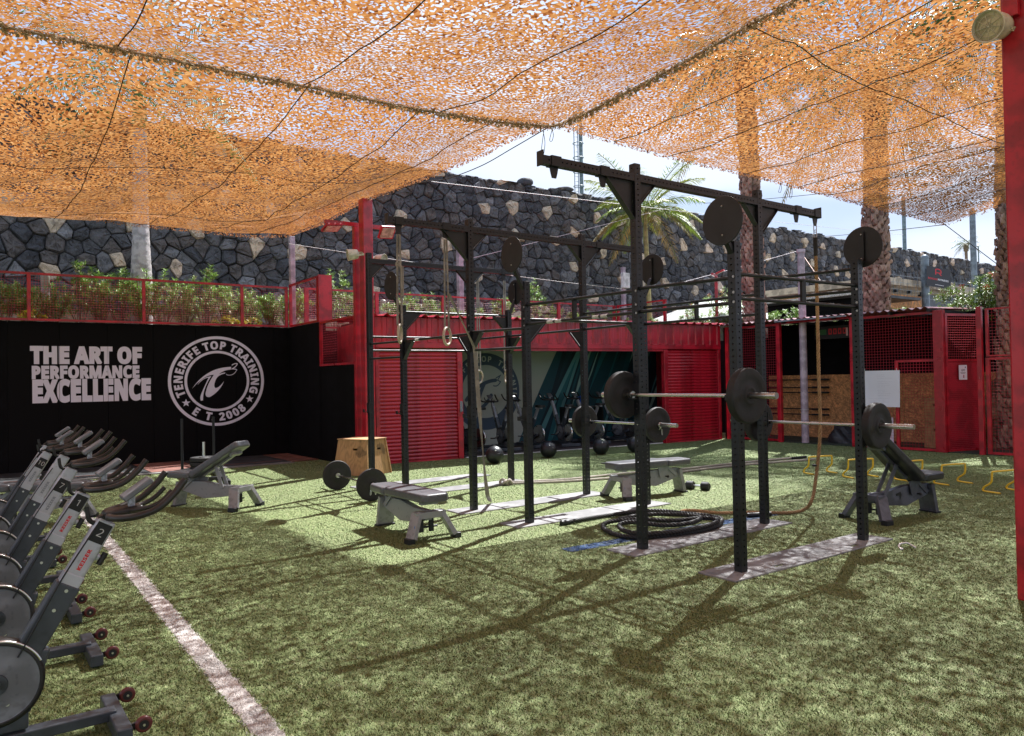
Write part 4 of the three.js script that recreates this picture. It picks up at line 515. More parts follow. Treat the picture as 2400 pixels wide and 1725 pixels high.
// ================================================================ rings, straps and ropes
const rackPt = (x, k, y) => W(x, RACK_A[k], y);
function gymRing(label, x, k, yBeam, drop, o = {}) { const t = thing('gym_ring', label, 'gym ring', rackPt(x, k, yBeam), TH, 'gymnastic rings on the rack'), ring = new THREE.TorusGeometry(0.105, 0.016, 12, 36).rotateY(o.turn ?? 0.9); part(t, 'ring', uvm(at(ring, 0, -drop, 0)), M.ringWood);
  const rb2 = (x0, y0, x1, y1, w = 0.034) => { const a = V3(x0, y0, 0), b = V3(x1, y1, 0); return bar(a, b, w, 0.003, V3(0.35, 0, 1).normalize()); }; part(t, 'strap', uvm(join([rb2(-0.014, -0.02, -0.03, -drop + 0.1), rb2(0.016, -0.02, 0.03, -drop + 0.1), rb2(-0.03, -drop + 0.1, 0.0, -drop + 0.088), rb2(0.03, -drop + 0.1, 0.0, -drop + 0.088)])), M.strap); if (o.buckle) part(t, 'buckle', join([rb(0.05, 0.05, 0.012, 0.003, -0.02, -drop + 0.82, 0), rb(0.04, 0.36, 0.01, 0.003, 0.03, -drop + 0.62, 0.02)]), M.strap); return t; }
gymRing('pale ring on a doubled strap with a bundled tail', -1.0, 3, 3.41, 1.20, { buckle: true }); gymRing('pale ring on a plain strap next to the diagonal band', -0.35, 3, 3.41, 1.22, { turn: 0.6 });
gymRing('pale ring hanging before the container beside the far rack post', 2.05, 5, 3.42, 1.72, { turn: 0.4 }); gymRing('pale ring hanging behind a round ball target near the container', 2.62, 5, 3.42, 1.72, { turn: 1.1 });
{ // long beige band falling from the ring strap to the turf
  const p = [rackPt(-0.32, 3, 2.66), onU(1083, 740, -0.03).setY(0), onU(1050, 800, -0.02)]; const pts = [rackPt(-0.32, 3, 2.70), onV(1052, 690, RACK_A[3]), onV(1085, 765, RACK_A[3] - 0.02), onV(1057, 772, RACK_A[3] - 0.09), onV(1061, 860, RACK_A[3] - 0.10), onV(1068, 960, RACK_A[3] - 0.11), onV(1076, 1050, RACK_A[3] - 0.13), G(1084, 1108, 0.14), G(1093, 1116, 0.012), G(1115, 1119, 0.012), G(1148, 1117, 0.012)];
  const path = [rackPt(-0.32, 3, 2.72), onV(1050, 770, RACK_A[3] - 0.10), onV(1058, 860, RACK_A[3] - 0.11), onV(1066, 960, RACK_A[3] - 0.12), onV(1074, 1050, RACK_A[3] - 0.14), onV(1080, 1098, RACK_A[3] - 0.15), G(1088, 1113, 0.012), G(1112, 1119, 0.010), G(1148, 1117, 0.010)];
  const c = new THREE.CatmullRomCurve3(path, false, 'catmullrom', 0.2), n = 90, pos = [], idx = []; for (let i = 0; i <= n; i++) { const q = c.getPointAt(i / n), a = 0.5 + Math.sin(i * 0.16) * 0.7, lie = smooth(0.80, 0.86, i / n), d = V3(Math.cos(a), 0, Math.sin(a)).lerp(V3(0.3, 0, 1), lie).normalize().multiplyScalar(0.026); pos.push(...q.clone().add(d).toArray(), ...q.clone().sub(d).toArray()); } for (let i = 0; i < n; i++) { const k = i * 2; idx.push(k, k + 1, k + 3, k, k + 3, k + 2); } const g = new THREE.BufferGeometry(); g.setAttribute('position', new THREE.Float32BufferAttribute(pos, 3)); g.setIndex(idx); g.computeVertexNormals();
  const m = M.strap.clone(); m.side = THREE.DoubleSide; solo('suspension_band', uvm(g), m, 'long beige fabric band falling from the beam to the turf', 'strap');
}
const jute = tex(256, (x, y) => { const k = 0.75 + 0.4 * (fbm(x * 40, y * 10, 40, 77, 3) - 0.4); return [0.78 * k, 0.60 * k, 0.40 * k]; });
{
  const top = rackPt(3.0, 1, 3.40), t = thing('climbing_rope', 'thick brown climbing rope hanging from the beam end to the turf', 'rope', top), L = p => p.clone().sub(top);
  const path = [rackPt(3.0, 1, 3.08), rackPt(3.005, 1, 2.4), rackPt(3.0, 1, 1.6), rackPt(3.0, 1, 0.95), onV(1805, 1075, RACK_A[1] + 0.02), onV(1796, 1112, RACK_A[1]), G(1778, 1130, 0.04), G(1740, 1136, 0.022), G(1660, 1135, 0.022), G(1590, 1136, 0.03), G(1545, 1131, 0.03), G(1515, 1131, 0.022), G(1512, 1136, 0.03), G(1560, 1139, 0.05)].map(L);
  part(t, 'rope', rope(spline(path), 0.021, 0.10), new THREE.MeshStandardMaterial({ color: lin(0.42, 0.26, 0.13), roughness: 0.9, map: grime })); part(t, 'sleeve', uvm(cy(L(rackPt(3.0, 1, 3.26)), L(rackPt(3.0, 1, 3.04)), 0.026, 0.024, 14)), M.rubber); part(t, 'tape', cy(L(onV(1804, 1031, RACK_A[1])).add(V3(0, -0.01, 0)), L(onV(1804, 1031, RACK_A[1])).add(V3(0, 0.012, 0)), 0.026, 0.026, 12), M.black);
  const link = new THREE.CapsuleGeometry(0.02, 0.06, 2, 8), lk = (y, r) => tube([V3(-0.018, y + 0.05, 0), V3(0.018, y + 0.05, 0), V3(0.02, y - 0.05, 0), V3(-0.02, y - 0.05, 0)], 0.005, 40, 6, true, 0.2).rotateY(r); part(t, 'chain_link', lk(-0.02, 0.4), M.bolt); part(t, 'chain_link', join([lk(-0.105, 2.0), cy(V3(0, -0.13, 0), V3(0, -0.16, 0), 0.012, 0.012, 8)]), M.bolt);
}
{
  const pts = [[1243, 1159, 0.03], [1300, 1149, 0.03], [1380, 1137, 0.03], [1450, 1131, 0.04], [1520, 1137, 0.05], [1580, 1144, 0.05], [1599, 1152, 0.05], [1580, 1168, 0.04], [1520, 1181, 0.03], [1450, 1189, 0.03], [1385, 1188, 0.03], [1345, 1176, 0.03], [1336, 1163, 0.03], [1360, 1154, 0.05], [1420, 1150, 0.08], [1490, 1153, 0.08], [1560, 1147, 0.09], [1590, 1152, 0.09], [1570, 1163, 0.08], [1500, 1177, 0.07], [1430, 1182, 0.07], [1385, 1176, 0.07], [1372, 1163, 0.07], [1400, 1156, 0.10], [1470, 1163, 0.10], [1530, 1158, 0.11], [1550, 1145, 0.10], [1500, 1139, 0.09], [1430, 1140, 0.08], [1370, 1150, 0.07]].map(([x, y, h]) => G(x, y, h));
  const t = thing('battle_rope', 'coiled black battle rope lying by the rack', 'rope', V3(0, 0, 0)); part(t, 'rope', rope(spline(pts), 0.026, 0.115), worn(lin(0.018, 0.018, 0.018), 0.75)); part(t, 'grip_sleeve', cy(pts[0], pts[0].clone().lerp(pts[1], 0.28), 0.031, 0.03, 12), M.rackDark); part(t, 'grip_sleeve', cy(G(1655, 1141, 0.03), G(1707, 1138, 0.03), 0.026, 0.026, 12), M.rackDark);
  const w = thing('pale_battle_rope', 'doubled pale rope stretched across the sunlit turf', 'rope', V3(0, 0, 0)), pm = new THREE.MeshStandardMaterial({ color: lin(0.50, 0.46, 0.41), roughness: 0.9, map: grime });
  part(w, 'rope', rope(spline([[1128, 1068, 0.03], [1250, 1062, 0.022], [1330, 1054, 0.022], [1400, 1047, 0.022], [1500, 1040, 0.022], [1640, 1025, 0.022], [1780, 1012, 0.022]].map(q => G(...q))), 0.021, 0.10), pm); part(w, 'rope', rope(spline([[1128, 1071, 0.03], [1250, 1066, 0.022], [1340, 1060, 0.022], [1420, 1053, 0.022], [1500, 1046, 0.022], [1640, 1030, 0.022], [1806, 1017, 0.022]].map(q => G(...q))), 0.021, 0.10), pm);
  const k = G(1122, 1068, 0.05), lw = []; for (let i = 0; i < 5; i++) lw.push(new THREE.TorusGeometry(0.04, 0.022, 8, 14).rotateX(i * 0.9).rotateY(i * 1.3).translate(k.x + (i - 2) * 0.03, k.y, k.z + ((i % 2) - 0.5) * 0.03)); part(w, 'knot', join(lw), pm); part(w, 'end_cap', cy(G(1755, 1015, 0.025), G(1785, 1012, 0.025), 0.026, 0.026, 10), M.rackDark);
}

// ================================================================ exercise bikes
const zb = (x, y) => [x / 4.076 / PX, (1000 + y / 4.076) / PX];
const keiser = col => canvas(256, 64, (x, w, h) => { x.fillStyle = 'rgb(176,181,190)'; x.fillRect(0, 0, w, h); x.fillStyle = col; x.font = 'bold 50px sans-serif'; x.textAlign = 'center'; x.textBaseline = 'middle'; x.lineWidth = 3; x.strokeStyle = col; x.save(); x.translate(w / 2, h / 2 + 2); x.scale(1.15, 1); x.fillText('KEISER', 0, 0); x.strokeText('KEISER', 0, 0); x.restore(); });
const numTex = s => canvas(64, 96, (x, w, h) => { x.fillStyle = 'rgb(12,12,13)'; x.fillRect(0, 0, w, h); x.fillStyle = 'rgb(190,190,190)'; x.font = '52px sans-serif'; x.textAlign = 'center'; x.textBaseline = 'middle'; x.fillText(s, w / 2, h / 2); });
const printRed = new THREE.MeshStandardMaterial({ map: keiser('rgb(196,24,32)'), roughness: 0.45 }), printGrey = new THREE.MeshStandardMaterial({ map: keiser('rgb(120,126,136)'), roughness: 0.45 });
function buildBike(label, num, red) {
  const b = thing('exercise_bike', label, 'exercise bike', V3(0, 0, 0), TH, 'row of exercise bikes');
  const box2 = (a, c, w, h, r = 0.008) => bar(V3(...a), V3(...c), w, h, YUP, r);
  part(b, 'base_beam', uvm(box2([-0.58, 0.075, 0], [0.375, 0.075, 0], 0.075, 0.05)), M.slate);
  for (const x of [0.375, -0.6]) part(b, 'stabiliser_bar', uvm(rb(0.07, 0.07, 0.5, 0.01, x, 0.05, 0)), M.slate, x > 0 ? 'front floor bar' : 'rear floor bar');
  for (const z of [0.21, -0.21]) { const w = part(b, 'transport_wheel', uvm(join([lathe([[0.012, -0.011], [0.028, -0.012], [0.036, -0.009], [0.0385, 0], [0.036, 0.009], [0.028, 0.012], [0.012, 0.011]], 24).rotateX(Math.PI / 2).translate(0.46, 0.07, z)])), M.caster); part(w, 'hub', uvm(join([cy(V3(0.46, 0.07, z - 0.0135), V3(0.46, 0.07, z + 0.0135), 0.022, 0.022, 14), bar(V3(0.40, 0.06, z - 0.02), V3(0.47, 0.07, z - 0.02), 0.012, 0.03)])), M.black); part(w, 'axle', cy(V3(0.46, 0.07, z - 0.018), V3(0.46, 0.07, z + 0.018), 0.006, 0.006, 8), M.chrome); }
  const td = V3(0.325, 0.55, 0).normalize(), lo = V3(-0.01, 0.40, 0), tp = s => lo.clone().addScaledVector(td, s), perp = V3(-td.y, td.x, 0);
  part(b, 'lower_frame', uvm(join([bar(tp(-0.06), tp(0.38), 0.075, 0.11, perp, 0.012), bar(V3(-0.05, 0.2, 0), tp(0.08), 0.07, 0.16, perp, 0.012), bar(V3(-0.1, 0.36, 0), V3(-0.33, 0.70, 0), 0.07, 0.10, V3(1, 0, 0), 0.012), rb(0.36, 0.1, 0.07, 0.01, -0.16, 0.16, 0)])), M.slate);
  part(b, 'front_stem', uvm(bar(tp(0.382), tp(0.70), 0.062, 0.088, perp, 0.014)), M.silver); part(b, 'seat_stem', uvm(bar(V3(-0.32, 0.69, 0), V3(-0.46, 0.93, 0), 0.045, 0.07, V3(1, 0, 0), 0.01)), M.silver);
  part(b, 'bolt', join([[0.02, 0.46], [0.12, 0.62], [0.17, 0.70], [-0.06, 0.24], [-0.22, 0.55]].map(([x, y]) => cy(V3(x, y, -0.042), V3(x, y, 0.042), 0.008, 0.008, 8))), M.chrome); part(b, 'resistance_cable', tube([V3(0.30, 0.985, 0.03), V3(0.24, 0.9, 0.05), V3(0.14, 0.74, 0.052), V3(0.04, 0.55, 0.05), V3(-0.02, 0.44, 0.045)], 0.004, 30, 6), M.black);
  part(b, 'collar', uvm(bar(tp(0.365), tp(0.43), 0.068, 0.093, perp, 0.008)), M.silver);
  const cov = part(b, 'pulley_cover', uvm(lathe([[0.001, 0.030], [0.04, 0.030], [0.05, 0.026], [0.165, 0.022], [0.172, 0.026]], 44).rotateX(Math.PI / 2).translate(-0.106, 0.335, 0.018)), M.cover); part(cov, 'rim_guard', lathe([[0.168, -0.045], [0.19, -0.045], [0.194, 0], [0.19, 0.045], [0.172, 0.047], [0.168, 0.04]], 44).rotateX(Math.PI / 2).translate(-0.106, 0.335, 0), M.black); part(cov, 'chrome_trim', new THREE.TorusGeometry(0.188, 0.006, 6, 40, 1.9).rotateZ(0.4).translate(-0.106, 0.335, 0.044), M.chrome); part(cov, 'crank_hub', join([cy(V3(-0.106, 0.335, -0.07), V3(-0.106, 0.335, 0.07), 0.022, 0.022, 16), cy(V3(-0.106, 0.335, 0.048), V3(-0.106, 0.335, 0.053), 0.05, 0.048, 20)]), M.slate);
  part(b, 'back_plate', lathe([[0.001, 0.03], [0.165, 0.03]], 40).rotateX(-Math.PI / 2).translate(-0.106, 0.335, -0.012), M.cover);
  for (const s of [1, -1]) { const c = part(b, 'crank_arm', bar(V3(-0.106, 0.335, s * 0.085), V3(-0.106 - s * 0.15, 0.335 + s * 0.07, s * 0.09), 0.018, 0.03), M.chrome); part(c, 'pedal', rb(0.1, 0.022, 0.09, 0.006, -0.106 - s * 0.15, 0.335 + s * 0.07, s * 0.15), M.black); }
  const fly = part(b, 'flywheel', uvm(lathe([[0.02, -0.02], [0.1, -0.014], [0.2, -0.02], [0.215, -0.014], [0.215, 0.014], [0.2, 0.02], [0.1, 0.014], [0.02, 0.02]], 40).rotateX(Math.PI / 2).translate(-0.48, 0.33, 0)), M.steel); part(fly, 'mount', uvm(join([bar(V3(-0.2, 0.18, 0.06), V3(-0.48, 0.33, 0.06), 0.02, 0.06), bar(V3(-0.2, 0.18, -0.06), V3(-0.48, 0.33, -0.06), 0.02, 0.06)])), M.slate);
  const sad = part(b, 'saddle', uvm((() => { const s = new THREE.Shape(); s.moveTo(0.14, 0); s.quadraticCurveTo(0.12, 0.03, 0.02, 0.035); s.quadraticCurveTo(-0.06, 0.06, -0.1, 0.085); s.quadraticCurveTo(-0.16, 0.07, -0.15, 0); s.quadraticCurveTo(-0.16, -0.07, -0.1, -0.085); s.quadraticCurveTo(-0.06, -0.06, 0.02, -0.035); s.quadraticCurveTo(0.12, -0.03, 0.14, 0); return new THREE.ExtrudeGeometry(s, { depth: 0.03, bevelEnabled: true, bevelSize: 0.012, bevelThickness: 0.012, bevelSegments: 3 }).rotateX(-Math.PI / 2).translate(-0.5, 0.97, 0); })()), M.black); part(sad, 'slider', bar(V3(-0.6, 0.94, 0), V3(-0.38, 0.94, 0), 0.05, 0.03), M.silver);
  // what rides on the sliding stem: handlebar, reader, lever
  const h = new THREE.Group(); h.name = 'handlebar'; b.add(h);
  part(h, 'upper_stem', uvm(bar(tp(0.30), tp(0.69), 0.0578, 0.0835, perp, 0.012)), M.silver);
  part(h, 'top_plate', uvm(rb(0.17, 0.035, 0.10, 0.014, 0.415, 1.035, 0, 0, 0, 0.1)), M.grip);
  for (const s of [1, -1]) { part(h, 'grip', tube([V3(0.36, 1.018, 0), V3(0.345, 1.02, s * 0.07), V3(0.38, 1.022, s * 0.155), V3(0.45, 1.032, s * 0.20), V3(0.53, 1.06, s * 0.215), V3(0.60, 1.12, s * 0.215), V3(0.645, 1.175, s * 0.212)], 0.0165, 40, 10), M.grip); part(h, 'grip_cap', cy(V3(0.645, 1.175, s * 0.212), V3(0.6525, 1.1845, s * 0.2115), 0.0175, 0.016, 12), M.gripCap); part(h, 'inner_grip', tube([V3(0.44, 1.04, s * 0.05), V3(0.52, 1.05, s * 0.075), V3(0.575, 1.075, s * 0.085), V3(0.62, 1.12, s * 0.08)], 0.012, 26, 8), M.grip); }
  part(h, 'reader_post', rb(0.03, 0.07, 0.035, 0.005, 0.452, 1.085, 0), M.silver); part(h, 'reader', uvm(rb(0.155, 0.028, 0.115, 0.008, 0.475, 1.135, 0, 0, 0, 0.60)), M.cover);
  part(h, 'lever', join([tube([V3(0.345, 1.0, 0.0), V3(0.30, 0.99, 0.01), V3(0.268, 1.01, 0.015), V3(0.258, 1.07, 0.015)], 0.011, 20, 8), cy(V3(0.325, 1.0, -0.025), V3(0.325, 1.0, 0.025), 0.026, 0.026, 14)]), M.black);
  const k0 = tp(0.53).addScaledVector(perp, -0.044); part(b, 'adjust_knob', join([cy(k0, k0.clone().addScaledVector(perp, -0.03), 0.012, 0.012, 10), cy(k0.clone().addScaledVector(perp, -0.03).addScaledVector(td, -0.03), k0.clone().addScaledVector(perp, -0.03).addScaledVector(td, 0.03), 0.014, 0.014, 12)]), M.black); part(b, 'knob_boss', cy(k0.clone().addScaledVector(perp, 0.006), k0.clone().addScaledVector(perp, -0.014), 0.02, 0.016, 12), M.silver);
  for (const s of [1, -1]) { const q = (c, l, w, m, n) => { const a = td.clone().multiplyScalar(s * l / 2), p = perp.clone().multiplyScalar(w / 2), z = V3(0, 0, s * 0.0322); const A = c.clone().sub(a).sub(p).add(z), Bq = c.clone().add(a).sub(p).add(z), Cq = c.clone().add(a).add(p).add(z), Dq = c.clone().sub(a).add(p).add(z); part(b, n, sheet(A, Bq, Cq, Dq), m); }; q(tp(0.50), 0.14, 0.029, red ? printRed : printGrey, 'brand_print'); if (num) { const c = tp(0.635), w = 0.068, l = 0.095, a = td.clone().multiplyScalar(l / 2), p = perp.clone().multiplyScalar(-s * w / 2), z = V3(0, 0, s * 0.0325); part(b, 'number_plate', sheet(c.clone().sub(a).sub(p).add(z), c.clone().sub(a).add(p).add(z), c.clone().add(a).add(p).add(z), c.clone().add(a).sub(p).add(z)), new THREE.MeshStandardMaterial({ map: numTex(num), roughness: 0.5 })); } }
  return { b, h };
}
for (const [v, nose, num, red, label] of [[0.10, [1000, 850], '2', true, 'silver exercise bike with a black plate reading two'], [1.26, [790, 590], '1', true, 'silver exercise bike with a black plate reading one'], [2.27, [680, 360], '7', false, 'silver exercise bike with a black plate reading seven'], [3.30, [612, 245], '', false, 'silver exercise bike without a number plate in the row'], [4.30, [452, 215], '10', false, 'silver exercise bike with a black plate reading ten'], [5.35, [450, 160], '8', false, 'silver exercise bike with a black plate reading eight']]) {
  const { b, h } = buildBike(label, num, red), p = onV(...zb(...nose), v), u = uOf(p), dy = clamp(p.y - 1.02, -0.12, 0.2);  h.position.set(dy * 0.59, dy, 0); b.position.copy(W(u - 0.335 - dy * 0.59, v, 0));
}
{ // machines parked inside the container
  const src = scene.getObjectByName('exercise_bike_003');
  [[2.55, -1.3, 1.9], [3.4, -1.15, 1.5], [4.25, -1.35, 1.7], [5.1, -1.2, 1.45], [6.0, -1.3, 1.6], [6.8, -1.2, 1.8]].forEach(([x, z, a], i) => copy(src, 'exercise bike standing in the dark inside the container', CW(x, 0.017, z), CROT + a, 'bikes inside the container'));
  const r = thing('upright_stand', 'slim black upright stand inside the container doorway', 'stand', CW(2.45, 0.016, -0.75), CROT); part(r, 'upright', uvm(rb(0.07, 2.05, 0.07, 0.006, 0, 1.04, 0, 0, 0, -0.04)), M.black); part(r, 'foot', uvm(rb(0.5, 0.05, 0.4, 0.006, 0, 0.026, 0)), M.black); part(r, 'hook', bx(0.16, 0.03, 0.05, 0.08, 2.0, 0.02), M.black);
  const bb = solo('gym_ball', new THREE.SphereGeometry(0.14, 28, 18), worn(lin(0.01, 0.09, 0.45), 0.4), 'small blue ball resting on a shelf inside the container', 'ball'); bb.position.copy(CW(6.15, 1.06, -1.75)); const sh = thing('shelf_unit', 'dark shelf unit inside the container under the blue ball', 'shelf', CW(6.15, 0.016, -1.75), CROT); part(sh, 'shelf_board', uvm(bx(1.1, 0.03, 0.4, 0, 0.888, 0)), M.black); part(sh, 'shelf_board', uvm(bx(1.1, 0.03, 0.4, 0, 0.45, 0)), M.black); for (const s of [-1, 1]) part(sh, 'side_panel', uvm(bx(0.03, 0.87, 0.4, s * 0.535, 0.436, 0)), M.black);
}

// ================================================================ adjustable benches
function padG(x0, x1, w0, w1, t, r = 0.05) { const s = new THREE.Shape(); s.moveTo(x0 + r, -w0 / 2); s.lineTo(x1 - r, -w1 / 2); s.quadraticCurveTo(x1, -w1 / 2, x1, -w1 / 2 + r); s.lineTo(x1, w1 / 2 - r); s.quadraticCurveTo(x1, w1 / 2, x1 - r, w1 / 2); s.lineTo(x0 + r, w0 / 2); s.quadraticCurveTo(x0, w0 / 2, x0, w0 / 2 - r); s.lineTo(x0, -w0 / 2 + r); s.quadraticCurveTo(x0, -w0 / 2, x0 + r, -w0 / 2); const b = 0.026; return uvm(new THREE.ExtrudeGeometry(s, { depth: t - 2 * b, bevelEnabled: true, bevelSize: b * 0.8, bevelThickness: b, bevelSegments: 4, curveSegments: 8 }).rotateX(-Math.PI / 2).translate(0, b, 0), 2); }
function bench(label, a, b, o = {}) { // a: middle of the splayed feet, b: the other foot, both on the ground
  const d = b.clone().sub(a), t = thing('weight_bench', label, 'bench', a.clone().setY(0), Math.atan2(-d.z, d.x), 'weight benches'), F = o.frame || M.benchFrame, Pd = o.pad || M.pad;
  const spine = at(prism([[0.03, 0.30], [0.30, 0.30], [0.60, 0.345], [1.0, 0.345], [1.02, 0.23], [0.80, 0.175], [0.62, 0.125], [0.30, 0.155], [0.05, 0.20]], 0.07, 0.004), 0, 0, -0.035); part(t, 'frame_beam', uvm(spine, 2), F);
  part(t, 'head_cross', uvm(rb(0.12, 0.07, 0.34, 0.008, 0.03, 0.262, 0)), F);
  for (const s of [1, -1]) { const l = part(t, 'leg', uvm(bar(V3(0.04, 0.285, s * 0.135), V3(-0.045, 0.035, s * 0.255), 0.05, 0.13, V3(1, 0.3, 0).normalize(), 0.005)), F); part(l, 'foot', uvm(rb(0.11, 0.055, 0.075, 0.006, -0.045, 0.0285, s * 0.272)), M.rackDark); }
  part(t, 'axle_bracket', uvm(join([rb(0.03, 0.16, 0.05, 0.004, 0.1, 0.15, 0.06), rb(0.03, 0.16, 0.05, 0.004, 0.1, 0.15, -0.06), cy(V3(0.1, 0.12, -0.13), V3(0.1, 0.12, 0.13), 0.011, 0.011, 8)])), M.rackDark);
  { const l = part(t, 'leg', uvm(bar(V3(1.0, 0.34, 0), V3(1.07, 0.012, 0), 0.20, 0.055, V3(1, 0.2, 0).normalize(), 0.006)), F, 'broad single end leg'); part(l, 'foot', uvm(rb(0.09, 0.024, 0.22, 0.005, 1.07, 0.012, 0)), M.rackDark); }
  part(t, 'seat_bracket', uvm(join([at(prism([[0.74, 0.40], [0.80, 0.40], [1.0, 0.26], [0.94, 0.24]], 0.012), 0, 0, 0.045), at(prism([[0.74, 0.40], [0.80, 0.40], [1.0, 0.26], [0.94, 0.24]], 0.012), 0, 0, -0.057), at(prism([[0.62, 0.40], [0.82, 0.40], [0.74, 0.24], [0.66, 0.24]], 0.01), 0, 0, 0.06)])), F);
  part(t, 'adjust_slot', uvm(at(prism([[0.42, 0.27], [0.50, 0.29], [0.52, 0.25], [0.49, 0.20], [0.485, 0.25], [0.43, 0.245]], 0.003), 0, 0, 0.0405)), M.black); part(t, 'pop_pin', join([cy(V3(0.78, 0.245, 0.03), V3(0.78, 0.245, 0.085), 0.009, 0.009, 8), new THREE.SphereGeometry(0.017, 10, 8).translate(0.78, 0.245, 0.09)]), o.pin || M.black);
  const seat = part(t, 'seat_pad', padG(0.75, 1.15, 0.32, 0.26, 0.085), Pd); seat.position.y = 0.395; if (o.seatUp) { seat.rotation.z = o.seatUp; }
  const back = new THREE.Group(); back.name = 'back_rest'; back.position.set(0.72, 0.40, 0); back.rotation.z = -(o.incline || 0); t.add(back);
  part(back, 'back_pad', padG(-0.84, 0, 0.27, 0.32, 0.09), Pd); part(back, 'pad_frame', uvm(join([rb(0.62, 0.03, 0.05, 0.005, -0.38, -0.018, 0), rb(0.06, 0.045, 0.2, 0.005, -0.68, -0.015, 0)])), F);
  if (o.incline) { const c = Math.cos(o.incline), s = Math.sin(o.incline), m = V3(0.72 - 0.36 * c, 0.38 + 0.36 * s, 0); for (const z of [0.05, -0.05]) part(t, 'support_strut', uvm(bar(V3(m.x, m.y, z), V3(0.30 + (o.strut || 0), 0.27, z), 0.012, 0.05, V3(1, 0, 0))), F); if (o.red) part(t, 'red_caps', join([cy(V3(m.x, m.y - 0.06, 0.058), V3(m.x, m.y - 0.06, 0.066), 0.02, 0.02, 14), cy(V3(0.33, 0.30, 0.058), V3(0.33, 0.30, 0.066), 0.02, 0.02, 14)]), M.red); }
  if (o.sticker) part(t, 'round_sticker', (() => { const g = new THREE.CircleGeometry(0.028, 20), dir = V3(-0.085, -0.25, o.sticker * 0.12).normalize(), n = V3(-1, 0.33, 0).cross(dir).cross(dir).normalize(); g.lookAt(V3(-0.95, 0.31, 0)); return g.translate(-0.055, 0.155, o.sticker * 0.196); })(), worn(lin(0.03, 0.16, 0.42), 0.5), 'blue round sticker');
  return t;
}
bench('flat grey bench standing in full sun behind the floor barbell', G(905, 1203).lerp(G(1003, 1189), 0.5), G(856, 1164), { sticker: -1, pin: mat(lin(0.02, 0.15, 0.5), 0.4) });
bench('flat grey bench standing beside the hex dumbbell', G(1340, 1099).lerp(G(1402, 1108), 0.5), G(1506, 1089), { sticker: 1 });
bench('inclined bench in shade-darkened colours by the rack post and yellow hurdles', G(1882, 1149).lerp(G(1965, 1160), 0.5), G(2058, 1134), { frame: M.benchShaded, pad: M.padShaded, incline: 0.66, strut: -0.08 });  // same kind of bench, shade painted into frame and pad colours
bench('grey bench with raised back and red caps before the weight sled', G(552, 1122).lerp(G(528, 1131), 0.5), G(352, 1118), { incline: 0.52, red: true });
bench('flat grey bench half hidden behind the exercise bikes', G(178, 1148).lerp(G(168, 1160), 0.5), G(10, 1158), {});

// ================================================================ smaller gear
{ // weight sled
  const f1 = G(428, 1078), f2 = G(503, 1075), p1 = G(404, 1058), p2 = G(474, 1047), s = thing('weight_sled', 'black push sled with two upright poles and stacked plates', 'sled', V3(0, 0, 0)), Y = (p, y) => p.clone().setY(y);
  for (const [f, p] of [[f1, p1], [f2, p2]]) { const d = f.clone().sub(p).normalize(); part(s, 'runner', uvm(bar(Y(p.clone().addScaledVector(d, -0.25), 0.05), Y(f.clone().addScaledVector(d, 0.1), 0.05), 0.10, 0.1, YUP, 0.02)), M.rackDark); part(s, 'push_pole', uvm(cy(Y(p, 0.09), Y(p, 1.05), 0.024, 0.024, 14)), M.rackDark); }
  part(s, 'cross_bar', uvm(bar(Y(f1, 0.125), Y(f2, 0.125), 0.1, 0.05)), M.rackDark); part(s, 'cross_bar', uvm(bar(Y(p1, 0.125), Y(p2, 0.125), 0.1, 0.05)), M.rackDark); const m = f1.clone().add(f2).add(p1).add(p2).multiplyScalar(0.25); part(s, 'load_plate', uvm(bx(0.5, 0.02, 0.5, m.x, 0.16, m.z)), M.rackDark); part(s, 'load_pin', cy(Y(m, 0.15), Y(m, 0.66), 0.024, 0.024, 14), M.chrome);
  for (let k = 0; k < 3; k++) { const q = plateG(0.225, 0.07).rotateZ(Math.PI / 2); const o = solo('weight_plate', uvm(q), M.rubber, 'black weight plate stacked on the push sled', 'weight plate', 'plates on the sled'); o.position.set(m.x, 0.21 + k * 0.079, m.z); }
}
{ // plywood jump box
  const a = G(737, 1051), b = G(814, 1056), d = b.clone().sub(a), L = d.length(), t = thing('jump_box', 'tapered plywood jump box beside the red canopy post', 'box', a.clone().lerp(b, 0.5), Math.atan2(-d.z, d.x)), D = 0.66, H = 0.62, k = 0.075, th = 0.02;
  const face = (w, tap) => { const s = new THREE.Shape([[-w / 2, 0], [w / 2, 0], [w / 2 - tap, H], [-w / 2 + tap, H]].map(p => new THREE.Vector2(...p))); const h = new THREE.Path([[0.02, 0.44], [0.13, 0.44], [0.13, 0.475], [0.02, 0.475]].map(p => new THREE.Vector2(...p))); s.holes.push(h); return new THREE.ExtrudeGeometry(s, { depth: th, bevelEnabled: true, bevelSize: 0.002, bevelThickness: 0.002, bevelSegments: 1 }); };
  const lean = Math.atan2(k, H); part(t, 'panel', uvm(face(L, k).rotateX(-lean * 0.9).translate(0, 0, -0.03)), M.ply); part(t, 'panel', uvm(face(L, k).rotateX(lean * 0.9).translate(0, 0, -D)), M.ply);
  for (const s of [-1, 1]) part(t, 'panel', uvm(face(D - 0.05, k * 0.9).rotateY(Math.PI / 2).rotateZ(s * lean).translate(s * (L / 2 - 0.03) - (s > 0 ? 0.015 : 0.005), 0, -D / 2)), M.ply); part(t, 'top_board', uvm(rb(L - 2 * k + 0.02, 0.02, D - 2 * k + 0.04, 0.004, 0, H + 0.01, -D / 2)), M.ply);
}
